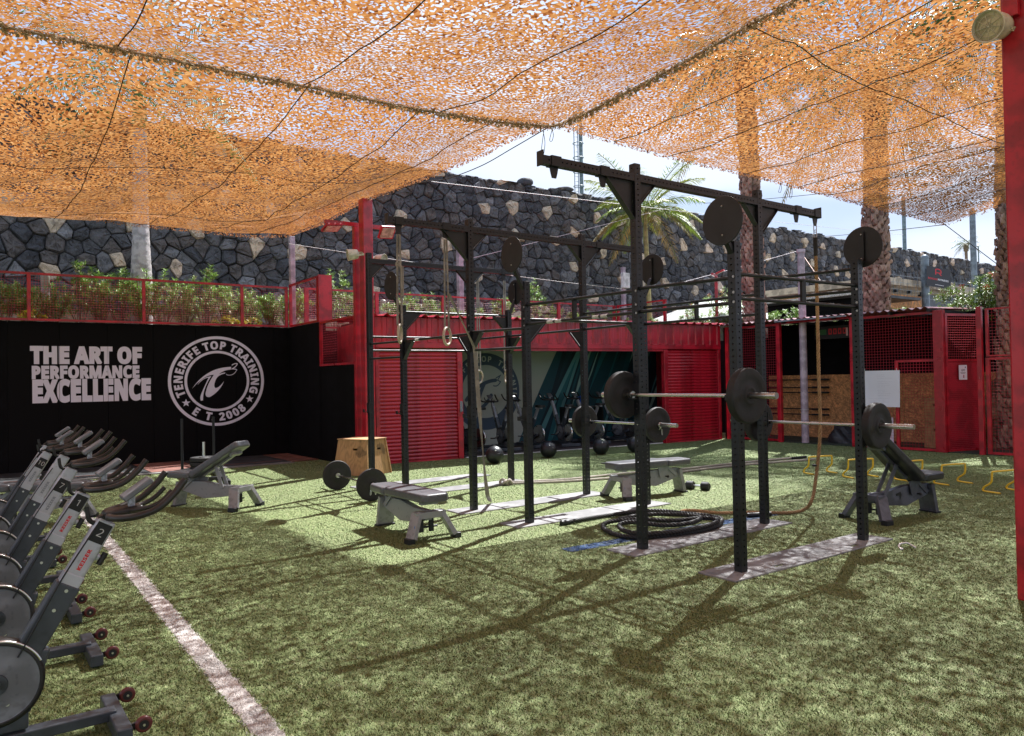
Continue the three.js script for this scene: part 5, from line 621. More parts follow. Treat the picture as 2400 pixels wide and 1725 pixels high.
for (const [x, y, w] of [[1096, 1027, 'beside the red shutter'], [1215, 1014, 'in the middle of the opening'], [1331, 1007, 'under the clipped barbell'], [1407, 1002, 'half hidden by the tall rack post']]) { const t = thing('medicine_ball', `black medicine ball at the container doorway, ${w}`, 'ball', G(x, y), 0, 'medicine balls'); const g = new THREE.SphereGeometry(0.175, 36, 24); part(t, 'shell', uvm(at(g, 0, 0.174, 0)), new THREE.MeshStandardMaterial({ color: lin(0.014, 0.015, 0.02), roughness: 0.42, map: grime, bumpMap: grain, bumpScale: 0.0005 })); part(t, 'seam', join([new THREE.TorusGeometry(0.1755, 0.0018, 5, 60).rotateY(0.6).translate(0, 0.174, 0), new THREE.TorusGeometry(0.1755, 0.0018, 5, 60).rotateX(1.3).translate(0, 0.174, 0)]), M.black); part(t, 'valve', new THREE.SphereGeometry(0.012, 8, 6).translate(0.02, 0.27, 0.145), M.white); }
{ const a = G(1533, 1084), b = G(1558, 1086), d = b.clone().sub(a), t = thing('hex_dumbbell', 'black hex dumbbell lying in the sun beside the bench', 'dumbbell', a.clone().lerp(b, 0.5), Math.atan2(-d.z, d.x)); const hx = x => new THREE.CylinderGeometry(0.066, 0.066, 0.10, 6).rotateZ(Math.PI / 2).rotateX(Math.PI / 6).translate(x, 0.058, 0), cap = x => new THREE.CylinderGeometry(0.05, 0.066, 0.016, 6).rotateZ(-Math.sign(x) * Math.PI / 2).rotateX(Math.PI / 6).translate(x, 0.058, 0); part(t, 'handle', uvm(lathe([[0.014, -0.075], [0.0165, -0.03], [0.018, 0], [0.0165, 0.03], [0.014, 0.075]], 16).rotateZ(Math.PI / 2).translate(0, 0.058, 0)), M.chrome); for (const s of [-1, 1]) part(t, 'head', uvm(join([hx(s * 0.115), cap(s * 0.172)])), M.rubber); }
{ const A = [G(1331, 1027), G(1378, 1033), G(1487, 1023), G(1440, 1017)], g = new THREE.BufferGeometry(), top = A.map(p => [p.x, 0.02, p.z]), bot = A.map(p => [p.x, 0.001, p.z]), pos = [], q = (a, b, c, d) => pos.push(...a, ...b, ...c, ...a, ...c, ...d); q(...top); for (let i = 0; i < 4; i++) q(bot[i], bot[(i + 1) % 4], top[(i + 1) % 4], top[i]); g.setAttribute('position', new THREE.Float32BufferAttribute(pos, 3)); g.computeVertexNormals(); solo('exercise_mat', uvm(g), worn(lin(0.11, 0.115, 0.12), 0.8, { side: THREE.DoubleSide }), 'thin grey exercise mat on the turf behind the sunlit bench', 'mat'); }
{ // yellow hurdles
  const leg = s => [V3(0.22, 0.011, s * 0.225), V3(0.03, 0.011, s * 0.225), V3(-0.035, 0.022, s * 0.225), V3(-0.01, 0.07, s * 0.225), V3(0.075, 0.125, s * 0.225), V3(0.10, 0.17, s * 0.225), V3(0.105, 0.26, s * 0.222), V3(0.108, 0.285, s * 0.20)];
  const path = [...leg(1), ...leg(-1).reverse()], g = uvm(new THREE.TubeGeometry(new THREE.CatmullRomCurve3(path, false, 'catmullrom', 0.35), 110, 0.013, 8)); let first;
  for (const [x, y, x2, y2, w] of [[1783, 1049, 1832, 1046, 'beside the climbing rope'], [1870, 1057, 1925, 1054, 'crossed by the rack post'], [1985, 1063, 2036, 1058, 'behind the inclined bench'], [2073, 1072, 2124, 1068, 'past the inclined bench seat'], [2182, 1090, 2235, 1085, 'next to the thick red post']]) { const a = G(x, y), b = G(x2, y2), d = b.clone().sub(a).normalize(), th = Math.atan2(-d.x, -d.z); const o = first ? copy(first) : (first = solo('training_hurdle', g, M.yellow, '', 'hurdle', 'yellow hurdles')); tag(o, `low yellow tube hurdle on the turf, ${w}`, 'hurdle', 'yellow hurdles'); o.position.copy(a.clone().addScaledVector(d, 0.225)); o.rotation.y = th + Math.PI; const fx = V3(1, 0, 0).applyAxisAngle(YUP, o.rotation.y); if (fx.z < 0) o.rotation.y = th; }
}
{ const c = G(2004, 1216), t = thing('cable_handle', 'chrome U-shaped handle lying on the shaded turf', 'handle', c, 0.3); part(t, 'bow', tube([V3(-0.075, 0.012, 0.03), V3(-0.07, 0.03, 0), V3(-0.04, 0.05, -0.01), V3(0, 0.052, -0.012), V3(0.04, 0.05, -0.01), V3(0.07, 0.03, 0.01), V3(0.09, 0.012, 0.04)], 0.009, 40, 8), M.chrome); part(t, 'pin', cy(V3(-0.085, 0.012, 0.028), V3(-0.06, 0.012, 0.034), 0.012, 0.012, 10), M.chrome); }

// ================================================================ storage shed
{
  const SU = 10.93, k = thing('storage_shed', 'open red mesh storage shed lined with strand board', 'shed', W(SU, 0, 0), TH), D = 1.72;
  const zp = (v, w, d, y0, y1, m = M.red, n = 'post') => part(k, n, uvm(rb(d, y1 - y0, w, 0.006, 0, (y0 + y1) / 2, -v)), m);
  for (const v of [8.62, 7.1, 5.21]) zp(v, 0.10, 0.10, 0.005, 2.9); zp(3.36, 0.2, 0.12, 0.005, 2.9); zp(2.6, 0.09, 0.09, 0.005, 2.9); zp(4.24, 0.07, 0.05, 0.06, 1.9, M.red, 'gate_stile');
  const rail = (v0, v1, y, h = 0.05, n = 'rail') => part(k, n, uvm(bx(0.05, h, v0 - v1, 0, y, -(v0 + v1) / 2)), M.red);
  rail(8.57, 7.15, 2.86); rail(5.16, 3.46, 2.86); rail(8.57, 7.15, 0.05); rail(5.16, 3.46, 0.04); rail(4.2, 3.46, 1.88); rail(5.16, 4.28, 1.6); rail(7.05, 5.26, 2.90, 0.06, 'lintel');
  const mesh = (v0, v1, y0, y1, s = 0.062) => part(k, 'wire_mesh', wires(v0 - v1, y1 - y0, s, 0.0023).rotateY(Math.PI / 2).translate(0.012, y0, -v1).translate(0, 0, 0), M.redFade);
  mesh(8.57, 7.15, 0.08, 2.83); mesh(5.16, 3.46, 1.62, 2.83); mesh(5.16, 4.28, 0.06, 1.58); mesh(4.2, 3.46, 0.06, 1.86);
  part(k, 'floor', uvm(bx(D, 0.03, 6.4, D / 2 + 0.02, 0.004, -5.5)), worn(lin(0.03, 0.045, 0.03), 0.95));
  // back wall: boards, black sheet above
  const bd = [8.62, 7.4, 6.18, 4.96, 3.74, 2.7]; for (let i = 0; i < bd.length - 1; i++) part(k, 'strand_board', uvm(bx(0.018, 1.6, bd[i] - bd[i + 1] - 0.006, D, 0.82, -(bd[i] + bd[i + 1]) / 2)), M.osb);
  part(k, 'upper_sheet', uvm(bx(0.02, 1.35, 5.92, D + 0.01, 2.28, -5.66)), M.blackWall); part(k, 'end_wall', uvm(bx(D, 2.9, 0.03, D / 2, 1.45, -8.74)), M.blackWall);
  { const n = 300, pos = [], idx = []; for (let i = 0; i <= n; i++) { const z = -8.75 + 5.33 * i / n, y = 2.955 + 0.022 * Math.sin(z / 0.085 * Math.PI); for (const x of [-0.22, D + 0.2]) pos.push(x, y + (x > 0 ? 0.06 : 0), z); } for (let i = 0; i < n; i++) { const a = i * 2; idx.push(a, a + 1, a + 3, a, a + 3, a + 2); } const g = new THREE.BufferGeometry(); g.setAttribute('position', new THREE.Float32BufferAttribute(pos, 3)); g.setIndex(idx); g.computeVertexNormals(); const m = worn(lin(0.40, 0.16, 0.19), 0.5, { side: THREE.DoubleSide }); part(k, 'roof_sheet', uvm(g), m); part(k, 'roof_edge', uvm(bx(0.03, 0.035, 1.84, -0.2, 2.925, -6.15)), M.greyPole); for (const z of [-8.2, -6.9, -5.6, -4.3, -3.5]) part(k, 'rafter', uvm(bx(D + 0.3, 0.06, 0.05, D / 2, 2.905, z)), M.rackDark); }
  // fixed return and door leaf, standing open
  const h0 = W(10.96, 3.27), h1 = W(11.86, 2.98), dd = h1.clone().sub(h0), L = dd.length(), door = thing('shed_door', 'red louvred shed door standing open with a paper notice', 'door', h0, Math.atan2(-dd.z, dd.x));
  part(door, 'leaf_panel', uvm(bx(L - 0.06, 1.78, 0.012, L / 2, 0.95, -0.012)), M.redFade); for (const x of [0.03, L - 0.03]) part(door, 'stile', uvm(bx(0.06, 2.82, 0.04, x, 1.42, 0.004)), M.red); for (const y of [0.035, 1.87, 2.80]) part(door, 'rail', uvm(bx(L - 0.12, 0.05, 0.036, L / 2, y, 0.004)), M.red);
  for (let j = 0; j < 46; j++) part(door, 'louvre', bx(L - 0.12, 0.008, 0.014, L / 2, 0.09 + j * 0.0385, 0.004), M.red); part(door, 'wire_mesh', at(wires(L - 0.12, 0.88, 0.05, 0.003), 0.06, 1.9, 0.004), M.redFade);
  const sg = canvas(128, 168, (x, w, h) => { x.fillStyle = 'rgb(226,222,232)'; x.fillRect(0, 0, w, h); x.fillStyle = 'rgb(40,40,48)'; x.font = 'bold 36px sans-serif'; x.textAlign = 'center'; x.fillText('GYi', w / 2 + 4, 72); x.fillRect(24, 86, 80, 4); x.fillRect(34, 94, 62, 3); x.fillRect(96, 18, 12, 16); x.fillStyle = 'rgb(150,20,40)'; x.fillRect(66, 112, 16, 34); x.fillStyle = 'rgb(226,222,232)'; x.fillRect(70, 120, 8, 4); x.fillRect(70, 132, 8, 4); });
  const sp = solo('paper_notice', sheet(V3(-0.11, -0.15, 0), V3(0.11, -0.15, 0), V3(0.11, 0.15, 0), V3(-0.11, 0.15, 0)), new THREE.MeshStandardMaterial({ map: sg, roughness: 0.6, side: THREE.DoubleSide }), 'small white paper notice fixed to the red door', 'notice'); sp.position.copy(h0.clone().addScaledVector(dd, 0.46).setY(1.62)).add(V3(-dd.z, 0, dd.x).normalize().multiplyScalar(0.03)); sp.rotation.y = Math.atan2(-dd.z, dd.x);
  // mesh fence beyond the door
  meshFence([11.0, 2.52], [11.0, -4.5], 0.02, 1.9, [0.03, 2.4, 4.7, 6.99], 'red mesh fence closing the yard past the shed door', { pw: 0.07, s: 0.06, r: 0.002 });
  meshFence([11.0, 2.52], [11.0, -4.5], 1.92, 2.86, [0.03, 2.4, 4.7, 6.99], 'red mesh topping above the fence past the shed door', { pw: 0.05, s: 0.06, r: 0.002, t: 0.03 });
  // bars stored on the back wall
  for (const y of [834, 857, 868, 904, 916]) { const a = onU(1700, y + 3, SU + D - 0.1), b = onU(1836, y - 1, SU + D - 0.1); b.y = a.y = clamp((a.y + b.y) / 2, 0.3, 1.5); const o = thing('stored_bar', 'black barbell bar racked on the strand board wall', 'barbell', a, 0, 'bars stored in the shed'), d = b.clone().sub(a); part(o, 'bar', uvm(cy(V3(0, 0, 0), d, 0.014, 0.014, 10)), M.rackDark); part(o, 'sleeve', uvm(cy(d.clone().multiplyScalar(0.74), d, 0.025, 0.025, 12)), M.black); part(o, 'sleeve', uvm(cy(V3(0, 0, 0), d.clone().multiplyScalar(0.22), 0.025, 0.025, 12)), M.black); }
  for (const v of [5.95, 7.55]) part(k, 'bar_holder', uvm(bx(0.06, 1.25, 0.05, D - 0.04, 0.98, -v)), M.rackDark);
  { // tarpaulin heap
    const g = new THREE.SphereGeometry(1, 40, 24, 0, 6.2832, 0, 1.5708), p = g.attributes.position; for (let i = 0; i < p.count; i++) { const x = p.getX(i), y = p.getY(i), z = p.getZ(i), n = fbm(x * 2.2 + 5, z * 2.2 + y * 2, 1e6, 91, 4); p.setXYZ(i, x * 0.45 * (0.75 + n * 0.6), y * 0.42 * (0.4 + n * 1.2) * (1 - 0.35 * z), z * 0.68 * (0.8 + n * 0.4)); } g.computeVertexNormals(); const o = solo('tarpaulin_heap', uvm(g), worn(lin(0.035, 0.035, 0.038), 0.75, { side: THREE.DoubleSide }), 'crumpled dark grey tarpaulin heap on the shed floor', 'tarpaulin'); o.position.copy(W(SU + 0.95, 5.75, 0.02)); o.rotation.y = TH; }
  // big paper sheet with pencilled plan
  const plan = canvas(512, 512, (x, w, h) => { x.fillStyle = 'rgb(222,223,230)'; x.fillRect(0, 0, w, h); const r = rng(12); x.strokeStyle = 'rgba(120,120,135,0.55)'; x.lineWidth = 2; for (let j = 0; j < 17; j++) { if (j % 5 === 3) continue; const y = 60 + j * 24; let px = j > 12 ? 90 : 210 + r() * 20; const e = px + 90 + r() * (j > 12 ? 260 : 110); while (px < e) { const l = 4 + r() * 9; x.beginPath(); x.moveTo(px, y + r() * 5); x.lineTo(px + l, y - 3 + r() * 8); x.stroke(); px += l + 3 + r() * 6; } } });
  const pa = W(SU - 0.09, 4.98, 1.30), sh = thing('paper_plan', 'large white paper plan clipped to the shed mesh', 'paper', pa, TH); const pg = new THREE.PlaneGeometry(0.86, 0.78, 10, 8), pp = pg.attributes.position; for (let i = 0; i < pp.count; i++) pp.setZ(i, 0.02 * Math.sin(pp.getX(i) * 4 + pp.getY(i) * 3) + (pp.getY(i) < 0 ? 0.05 * pp.getY(i) * pp.getY(i) * 4 * (pp.getX(i) > 0 ? 1 : 0.3) : 0)); pg.computeVertexNormals(); part(sh, 'sheet', pg.rotateY(-Math.PI / 2).translate(0, 0, 0.42), new THREE.MeshStandardMaterial({ map: plan, roughness: 0.8, side: THREE.DoubleSide })); for (const z of [0.08, 0.78]) part(sh, 'clip', rb(0.012, 0.08, 0.012, 0.003, 0.0, 0.40, z), M.white);
  const post = canvas(96, 160, (x, w, h) => { x.fillStyle = 'rgb(214,206,222)'; x.fillRect(0, 0, w, h); x.fillStyle = 'rgb(140,30,70)'; x.font = 'bold 60px sans-serif'; x.fillText('S', 44, 112); x.fillStyle = 'rgb(60,60,80)'; x.fillRect(10, 20, 60, 6); x.fillRect(10, 34, 70, 6); }); const po = solo('poster', sheet(V3(0, 0, -0.16), V3(0, 0, 0.16), V3(0, 0.56, 0.16), V3(0, 0.56, -0.16)), new THREE.MeshStandardMaterial({ map: post, roughness: 0.7, side: THREE.DoubleSide }), 'white poster with a dark red letter low on the shed mesh', 'poster'); po.position.copy(W(SU + 0.03, 4.52, 0.12)); po.rotation.y = TH;
  // two stacked jump boxes inside
  for (const [y, w] of [[0.02, 'lower jump box stacked inside the mesh gate'], [0.55, 'upper jump box stacked inside the mesh gate']]) { const t = thing('stored_jump_box', w, 'box', W(SU + 0.95, 3.72, y), TH, 'jump boxes in the shed'); const f = new THREE.Shape([[-0.3, 0], [0.3, 0], [0.28, 0.52], [-0.28, 0.52]].map(p => new THREE.Vector2(...p))); f.holes.push(new THREE.Path([[-0.09, 0.36], [0.09, 0.36], [0.09, 0.405], [-0.09, 0.405]].map(p => new THREE.Vector2(...p)))); const fg = new THREE.ExtrudeGeometry(f, { depth: 0.02, bevelEnabled: false }); part(t, 'panel', uvm(fg.clone().rotateY(-Math.PI / 2).translate(-0.28, 0, 0)), M.ply); part(t, 'panel', uvm(fg.clone().rotateY(-Math.PI / 2).translate(0.30, 0, 0)), M.ply); part(t, 'panel', uvm(bx(0.56, 0.52, 0.02, 0.01, 0.26, 0.27)), M.ply); part(t, 'panel', uvm(bx(0.56, 0.52, 0.02, 0.01, 0.26, -0.27)), M.ply); part(t, 'top_board', uvm(bx(0.58, 0.005, 0.56, 0.01, 0.5225, 0)), M.ply); }
  const hs = thing('hanging_sign', 'small red and green sign hanging under the shed roof', 'sign', W(SU + 0.5, 6.0, 2.62), TH); const sgn = canvas(256, 96, (x, w, h) => { x.fillStyle = 'rgb(14,14,15)'; x.fillRect(0, 0, w, h); x.font = 'bold 58px sans-serif'; x.textBaseline = 'middle'; x.fillStyle = 'rgb(30,80,36)'; x.fillRect(8, 24, 80, 40); x.fillStyle = 'rgb(176,18,28)'; for (let i = 0; i < 4; i++) x.fillRect(104 + i * 34, 20, 24, 44); x.fillStyle = 'rgb(14,14,15)'; for (let i = 0; i < 4; i++) x.fillRect(111 + i * 34, 32, 10, 22); x.fillStyle = 'rgb(190,150,150)'; x.fillRect(228, 20, 14, 60); }); part(hs, 'board', (() => { const g = bx(0.02, 0.3, 0.9); return g; })(), new THREE.MeshStandardMaterial({ map: sgn, roughness: 0.6 })); part(hs, 'hanger', join([cy(V3(0, 0.15, 0.3), V3(0, 0.32, 0.3), 0.006, 0.006, 6), cy(V3(0, 0.15, -0.3), V3(0, 0.32, -0.3), 0.006, 0.006, 6)]), M.rackDark);
  const tl = onU(1770, 553, SU + 0.12), pole = thing('round_pole', 'round lilac grey pole rising through the shed roof', 'pole', W(SU + 0.12, 6.52, 0)); part(pole, 'shaft', uvm(cy(V3(0, 0.0, 0), V3(0, tl.y, 0), 0.085, 0.082, 22)), M.lilac); part(pole, 'band', uvm(join([0.72, 0.80].map(y => new THREE.TorusGeometry(0.087, 0.008, 6, 22).rotateX(Math.PI / 2).translate(0, y, 0)))), M.wireGrey); part(pole, 'top_clamp', uvm(cy(V3(0, tl.y - 0.08, 0), V3(0, tl.y, 0), 0.1, 0.1, 16)), M.lilac);
  // rubble bank seen through the fence
  { const g = new THREE.PlaneGeometry(14, 2.2, 140, 30), p = g.attributes.position; for (let i = 0; i < p.count; i++) { const x = p.getX(i), y = p.getY(i); p.setZ(i, fbm(x * 1.6 + 40, y * 1.6 + 9, 1e6, 191, 5) * 0.9 - y * 0.25); } g.computeVertexNormals(); const o = struct('rubble_bank', uvm(g.rotateY(-Math.PI / 2)), new THREE.MeshStandardMaterial({ color: lin(0.24, 0.15, 0.10), roughness: 0.95, map: grime, bumpMap: grain, bumpScale: 0.03 }), 'brown rubble bank behind the red fence'); o.position.copy(W(12.9, -3.9, 1.0)); o.rotation.y = TH; }
}

// ================================================================ planting
const leafM = (r, g, b, t = 0.5) => new THREE.MeshPhysicalMaterial({ color: lin(r, g, b), roughness: 0.42, transmission: t, thickness: 0, side: THREE.DoubleSide, specularIntensity: 0.5, vertexColors: true });
const LEAF = { green: leafM(1, 1, 1), flower: leafM(1, 1, 1, 0.3) };
function leafGeo(list) { // list: [pos, dir, length, width, [r,g,b]]
  const pos = [], col = [], s = V3(), up = V3(), m = V3(), tip = V3(), a = V3(), b = V3(); for (const [p, d, l, w, c] of list) { s.copy(d).cross(Math.abs(d.y) > 0.9 ? V3(1, 0, 0) : YUP).normalize(); up.copy(s).cross(d); m.copy(p).addScaledVector(d, l * 0.45).addScaledVector(up, l * 0.03); tip.copy(p).addScaledVector(d, l).addScaledVector(up, -l * 0.10); a.copy(m).addScaledVector(s, w).addScaledVector(up, w * 0.35); b.copy(m).addScaledVector(s, -w).addScaledVector(up, w * 0.35); for (const t of [[p, m, a], [m, tip, a], [p, b, m], [m, b, tip]]) for (const q of t) { pos.push(q.x, q.y, q.z); col.push(...c); } } const g = new THREE.BufferGeometry(); g.setAttribute('position', new THREE.Float32BufferAttribute(pos, 3)); g.setAttribute('color', new THREE.Float32BufferAttribute(col, 3)); g.computeVertexNormals(); return g; }
const barkM = worn(lin(0.17, 0.13, 0.10), 0.9);
function bush(name, label, base, R, H, n, seed, o = {}) {
  const r = rng(seed), t = thing(name, label, o.cat || 'shrub', base, 0, o.group), stems = [], L = [], Fl = [], ns = o.stems || 16; const cols = o.cols || [[0.20, 0.34, 0.09], [0.32, 0.48, 0.13], [0.40, 0.45, 0.22], [0.50, 0.43, 0.30]], dry = o.dry ?? 0.35;
  for (let k = 0; k < ns; k++) { const a = r() * 6.283, f = Math.sqrt(r()), h = H * (0.35 + 0.65 * Math.sqrt(1 - f * f * 0.9)) * (0.72 + 0.28 * r()), e = V3(Math.cos(a) * R * f, h, Math.sin(a) * R * f), m = e.clone().multiplyScalar(0.5).add(V3((r() - 0.5) * 0.2 * R, 0.08 * h, (r() - 0.5) * 0.2 * R)), b0 = V3(Math.cos(a) * 0.12 * R, 0, Math.sin(a) * 0.12 * R), c = new THREE.QuadraticBezierCurve3(b0, m, e); stems.push(new THREE.TubeGeometry(c, 6, 0.008, 4)); const whorls = Math.round(n / ns / 9);
    for (let i = 0; i < whorls; i++) { const tip = i < 2, s = tip ? 1 - i * 0.07 : 0.22 + 0.76 * Math.pow(r(), 0.8), p = c.getPoint(s), tg = c.getTangent(s); if (!tip) { p.add(V3(r() - 0.5, (r() - 0.4) * 0.7, r() - 0.5).multiplyScalar(R * 0.42)); tg.add(V3(r() - 0.5, r() * 0.5, r() - 0.5)).normalize(); } const isDry = !tip && r() < dry * (1.15 - s), cc = isDry ? cols[3] : cols[tip ? 1 : Math.floor(r() * 2.5)], sd = V3(tg.z + 0.01, 0.02, -tg.x).normalize(), td2 = tg.clone().cross(sd), kk = 0.8 + 0.4 * r();
      for (let q = 0; q < 9; q++) { const b2 = q / 9 * 6.283 + r() * 0.5, d = tg.clone().multiplyScalar(0.35 + 0.7 * r()).addScaledVector(sd, Math.cos(b2)).addScaledVector(td2, Math.sin(b2)).normalize(), k2 = kk * (0.85 + 0.3 * r()); L.push([p.clone().addScaledVector(tg, (r() - 0.5) * 0.05), d, (0.085 + 0.06 * r()) * (o.leaf || 1), 0.011 + 0.005 * r(), cc.map(z => z * k2)]); } }
    if (o.flowers && r() < o.flowers) { const p = e.clone().add(V3(0, 0.03, 0)); for (let i = 0; i < 26; i++) { const d = V3(r() - 0.5, r() * 0.9, r() - 0.5).normalize(); Fl.push([p.clone().addScaledVector(V3(r() - 0.5, r() - 0.5, r() - 0.5), 0.10), d, 0.035, 0.014, [0.62 * (0.8 + 0.4 * r()), 0.02, 0.06]]); } } }
  part(t, 'stems', join(stems), barkM); part(t, 'foliage', leafGeo(L), LEAF.green); if (Fl.length) part(t, 'flowers', leafGeo(Fl), LEAF.flower); return t;
}
{
  const inRow = 'oleander shrubs along the terrace fence', nm = ['between fence posts above the slogan', 'near the bollard lamp'];
  [[12, 0.75, 'sparse low oleander over the blank panel before the slogan'], [62, 0.5, 'low oleander beside the yellow clump below the bollard lamp'], [118, 0.75, 'low oleander just past the bollard lamp'], [178, 1.2, 'tall oleander at the fence post above the slogan'], [222, 1.05, 'bushy oleander above the word ART'], [268, 1.15, 'tall oleander touching the pale palm trunk on its slogan side'], [318, 1, 'oleander right in front of the smooth pale palm trunk'], [362, 1.1, 'leafy oleander between the pale palm trunk and the emblem'], [408, 1, 'oleander at the fence post above the emblem edge'], [456, 1.22, 'tallest oleander above the round emblem'], [502, 0.95, 'oleander over the yellow clump above the emblem'], [548, 0.8, 'low oleander next to the yellow clump by the fence corner'], [602, 0.72, 'lowest oleander inside the red fence corner'], [645, 0.9, 'oleander at the foot of the net corner pole']].forEach(([x, h, w], i) => { const p = onV(x, 700, 14.1 + (i % 3) * 0.2).setY(TERR); bush('oleander_shrub', w, p, 0.44 + 0.12 * (i % 2), h + 0.22, 1500, 600 + i, { group: inRow, dry: 0.3 }); });
  [[745, 1.45, 'tall oleander behind the red end plate'], [792, 0.95, 'oleander behind the red canopy post'], [880, 0.8, 'oleander behind the hanging ring with a bundled tail'], [935, 1.2, 'leafy oleander behind the plain ring strap'], [985, 0.8, 'oleander between the ring strap and the lilac pole'], [1050, 0.75, 'low oleander behind the tall post with the beige band'], [1115, 1, 'oleander behind the lower ball target over the roof'], [1185, 1.75, 'spindly tall oleander rising high against the stone wall'], [1240, 0.85, 'oleander past the spindly tall one over the roof'], [1300, 0.8, 'oleander behind the taped pull-up bar'], [1365, 0.8, 'low oleander at the pole with a white box'], [1430, 0.75, 'low oleander below the young palm']].forEach(([x, h, w], i) => { const p = onV(x, 700, 14.2 + (i % 2) * 0.3).setY(TERR); bush('oleander_shrub', w, p, 0.5, h + 0.18, 1300, 700 + i, { group: 'oleander shrubs over the container', dry: 0.35 }); });
  bush('flowering_oleander', 'leafy oleander with red flowers beside the floodlight pole', onV(1615, 690, 11.7).setY(TERR - 0.1), 0.95, 1.75, 2600, 801, { flowers: 0.35, stems: 20, dry: 0.12 });
  bush('flowering_oleander', 'low oleander with red flowers at the red fence end', onV(1535, 700, 11.6).setY(TERR - 0.1), 0.6, 1.1, 1400, 802, { flowers: 0.4, stems: 14, dry: 0.2 });
  bush('oleander_shrub', 'green oleander between the rack post and the rough palm trunk', onV(1740, 700, 9.6).setY(TERR - 0.2), 0.6, 1.0, 1200, 803, { dry: 0.15 });
  bush('flowering_oleander', 'big bright oleander with red flowers behind the shed door', W(13.0, 3.45, TERR - 0.35), 0.92, 1.2, 3600, 804, { flowers: 0.4, stems: 26, dry: 0.1, cols: [[0.14, 0.24, 0.05], [0.22, 0.34, 0.07], [0.25, 0.30, 0.10], [0.24, 0.2, 0.1]] });
  bush('oleander_shrub', 'small green plant poking over the shed roof by the rack post', W(13.3, 5.35, TERR - 0.25), 0.35, 0.55, 420, 805, { stems: 7, dry: 0.1 }); bush('oleander_shrub', 'small green plant beside the scaly palm over the shed', W(13.4, 4.1, TERR - 0.25), 0.5, 0.6, 520, 806, { stems: 8, dry: 0.1 }); bush('oleander_shrub', 'creeping green plant on the shed roof edge', W(13.2, 6.6, TERR - 0.25), 0.4, 0.38, 420, 807, { stems: 9, dry: 0.1 });
  for (const [x, w] of [[62, 'below the bollard lamp'], [500, 'above the round emblem'], [550, 'next to the fence corner']]) bush('succulent_clump', `low yellow succulent clump ${w}`, onV(x, 715, 13.85).setY(TERR), 0.3, 0.26, 420, 820 + x, { stems: 14, dry: 0.0, leaf: 0.6, cols: [[0.45, 0.40, 0.03], [0.55, 0.5, 0.05], [0.4, 0.38, 0.05], [0.4, 0.35, 0.05]], group: 'yellow succulents', cat: 'succulent' });
}
function frond(list, base, az, L, rise, droop, r, col, n = 46, w = 0.016) { const p = t => base.clone().add(V3(Math.cos(az) * L * t * (1 - 0.12 * t), rise * L * t - droop * L * t * t, Math.sin(az) * L * t * (1 - 0.12 * t))), pts = []; for (let i = 0; i <= 10; i++) pts.push(p(i / 10)); for (let i = 1; i < n; i++) { const t = 0.14 + 0.86 * i / n, q = p(t), tg = p(Math.min(1, t + 0.02)).sub(p(t - 0.02)).normalize(), sd = tg.clone().cross(YUP).normalize(); for (const s of [-1, 1]) { const d = sd.clone().multiplyScalar(s).addScaledVector(tg, 0.75).add(V3(0, 0.15 - 0.55 * r() - 0.3 * t, 0)).normalize(), k = 0.75 + 0.5 * r(), l = L * 0.24 * Math.sin(Math.PI * clamp(0.12 + 0.84 * t)) * (0.8 + 0.4 * r()); list.push([q, d, l, w, col.map(z => z * k)]); } } return new THREE.TubeGeometry(new THREE.CatmullRomCurve3(pts), 10, 0.014, 4); }
function crown(t, c, n, L, seed, cols, rises = [0.95, -0.25]) { const r = rng(seed), list = [], ribs = []; for (let i = 0; i < n; i++) { const f = i / (n - 1), az = i * 2.39996 + r() * 0.4, col = cols[f > 0.85 && cols.length > 2 ? 2 : Math.floor(r() * 2)]; ribs.push(frond(list, c, az, L * (0.85 + 0.3 * r()), lerp(rises[0], rises[1], f) + (r() - 0.5) * 0.15, 0.45 + 0.25 * f, r, col)); } part(t, 'crown', leafGeo(list), LEAF.green); part(t, 'frond_ribs', join(ribs), worn(lin(0.22, 0.24, 0.07), 0.7)); }
const scaleMat = [worn(lin(0.30, 0.19, 0.15), 0.9), worn(lin(0.23, 0.14, 0.11), 0.9), worn(lin(0.40, 0.27, 0.21), 0.9)];
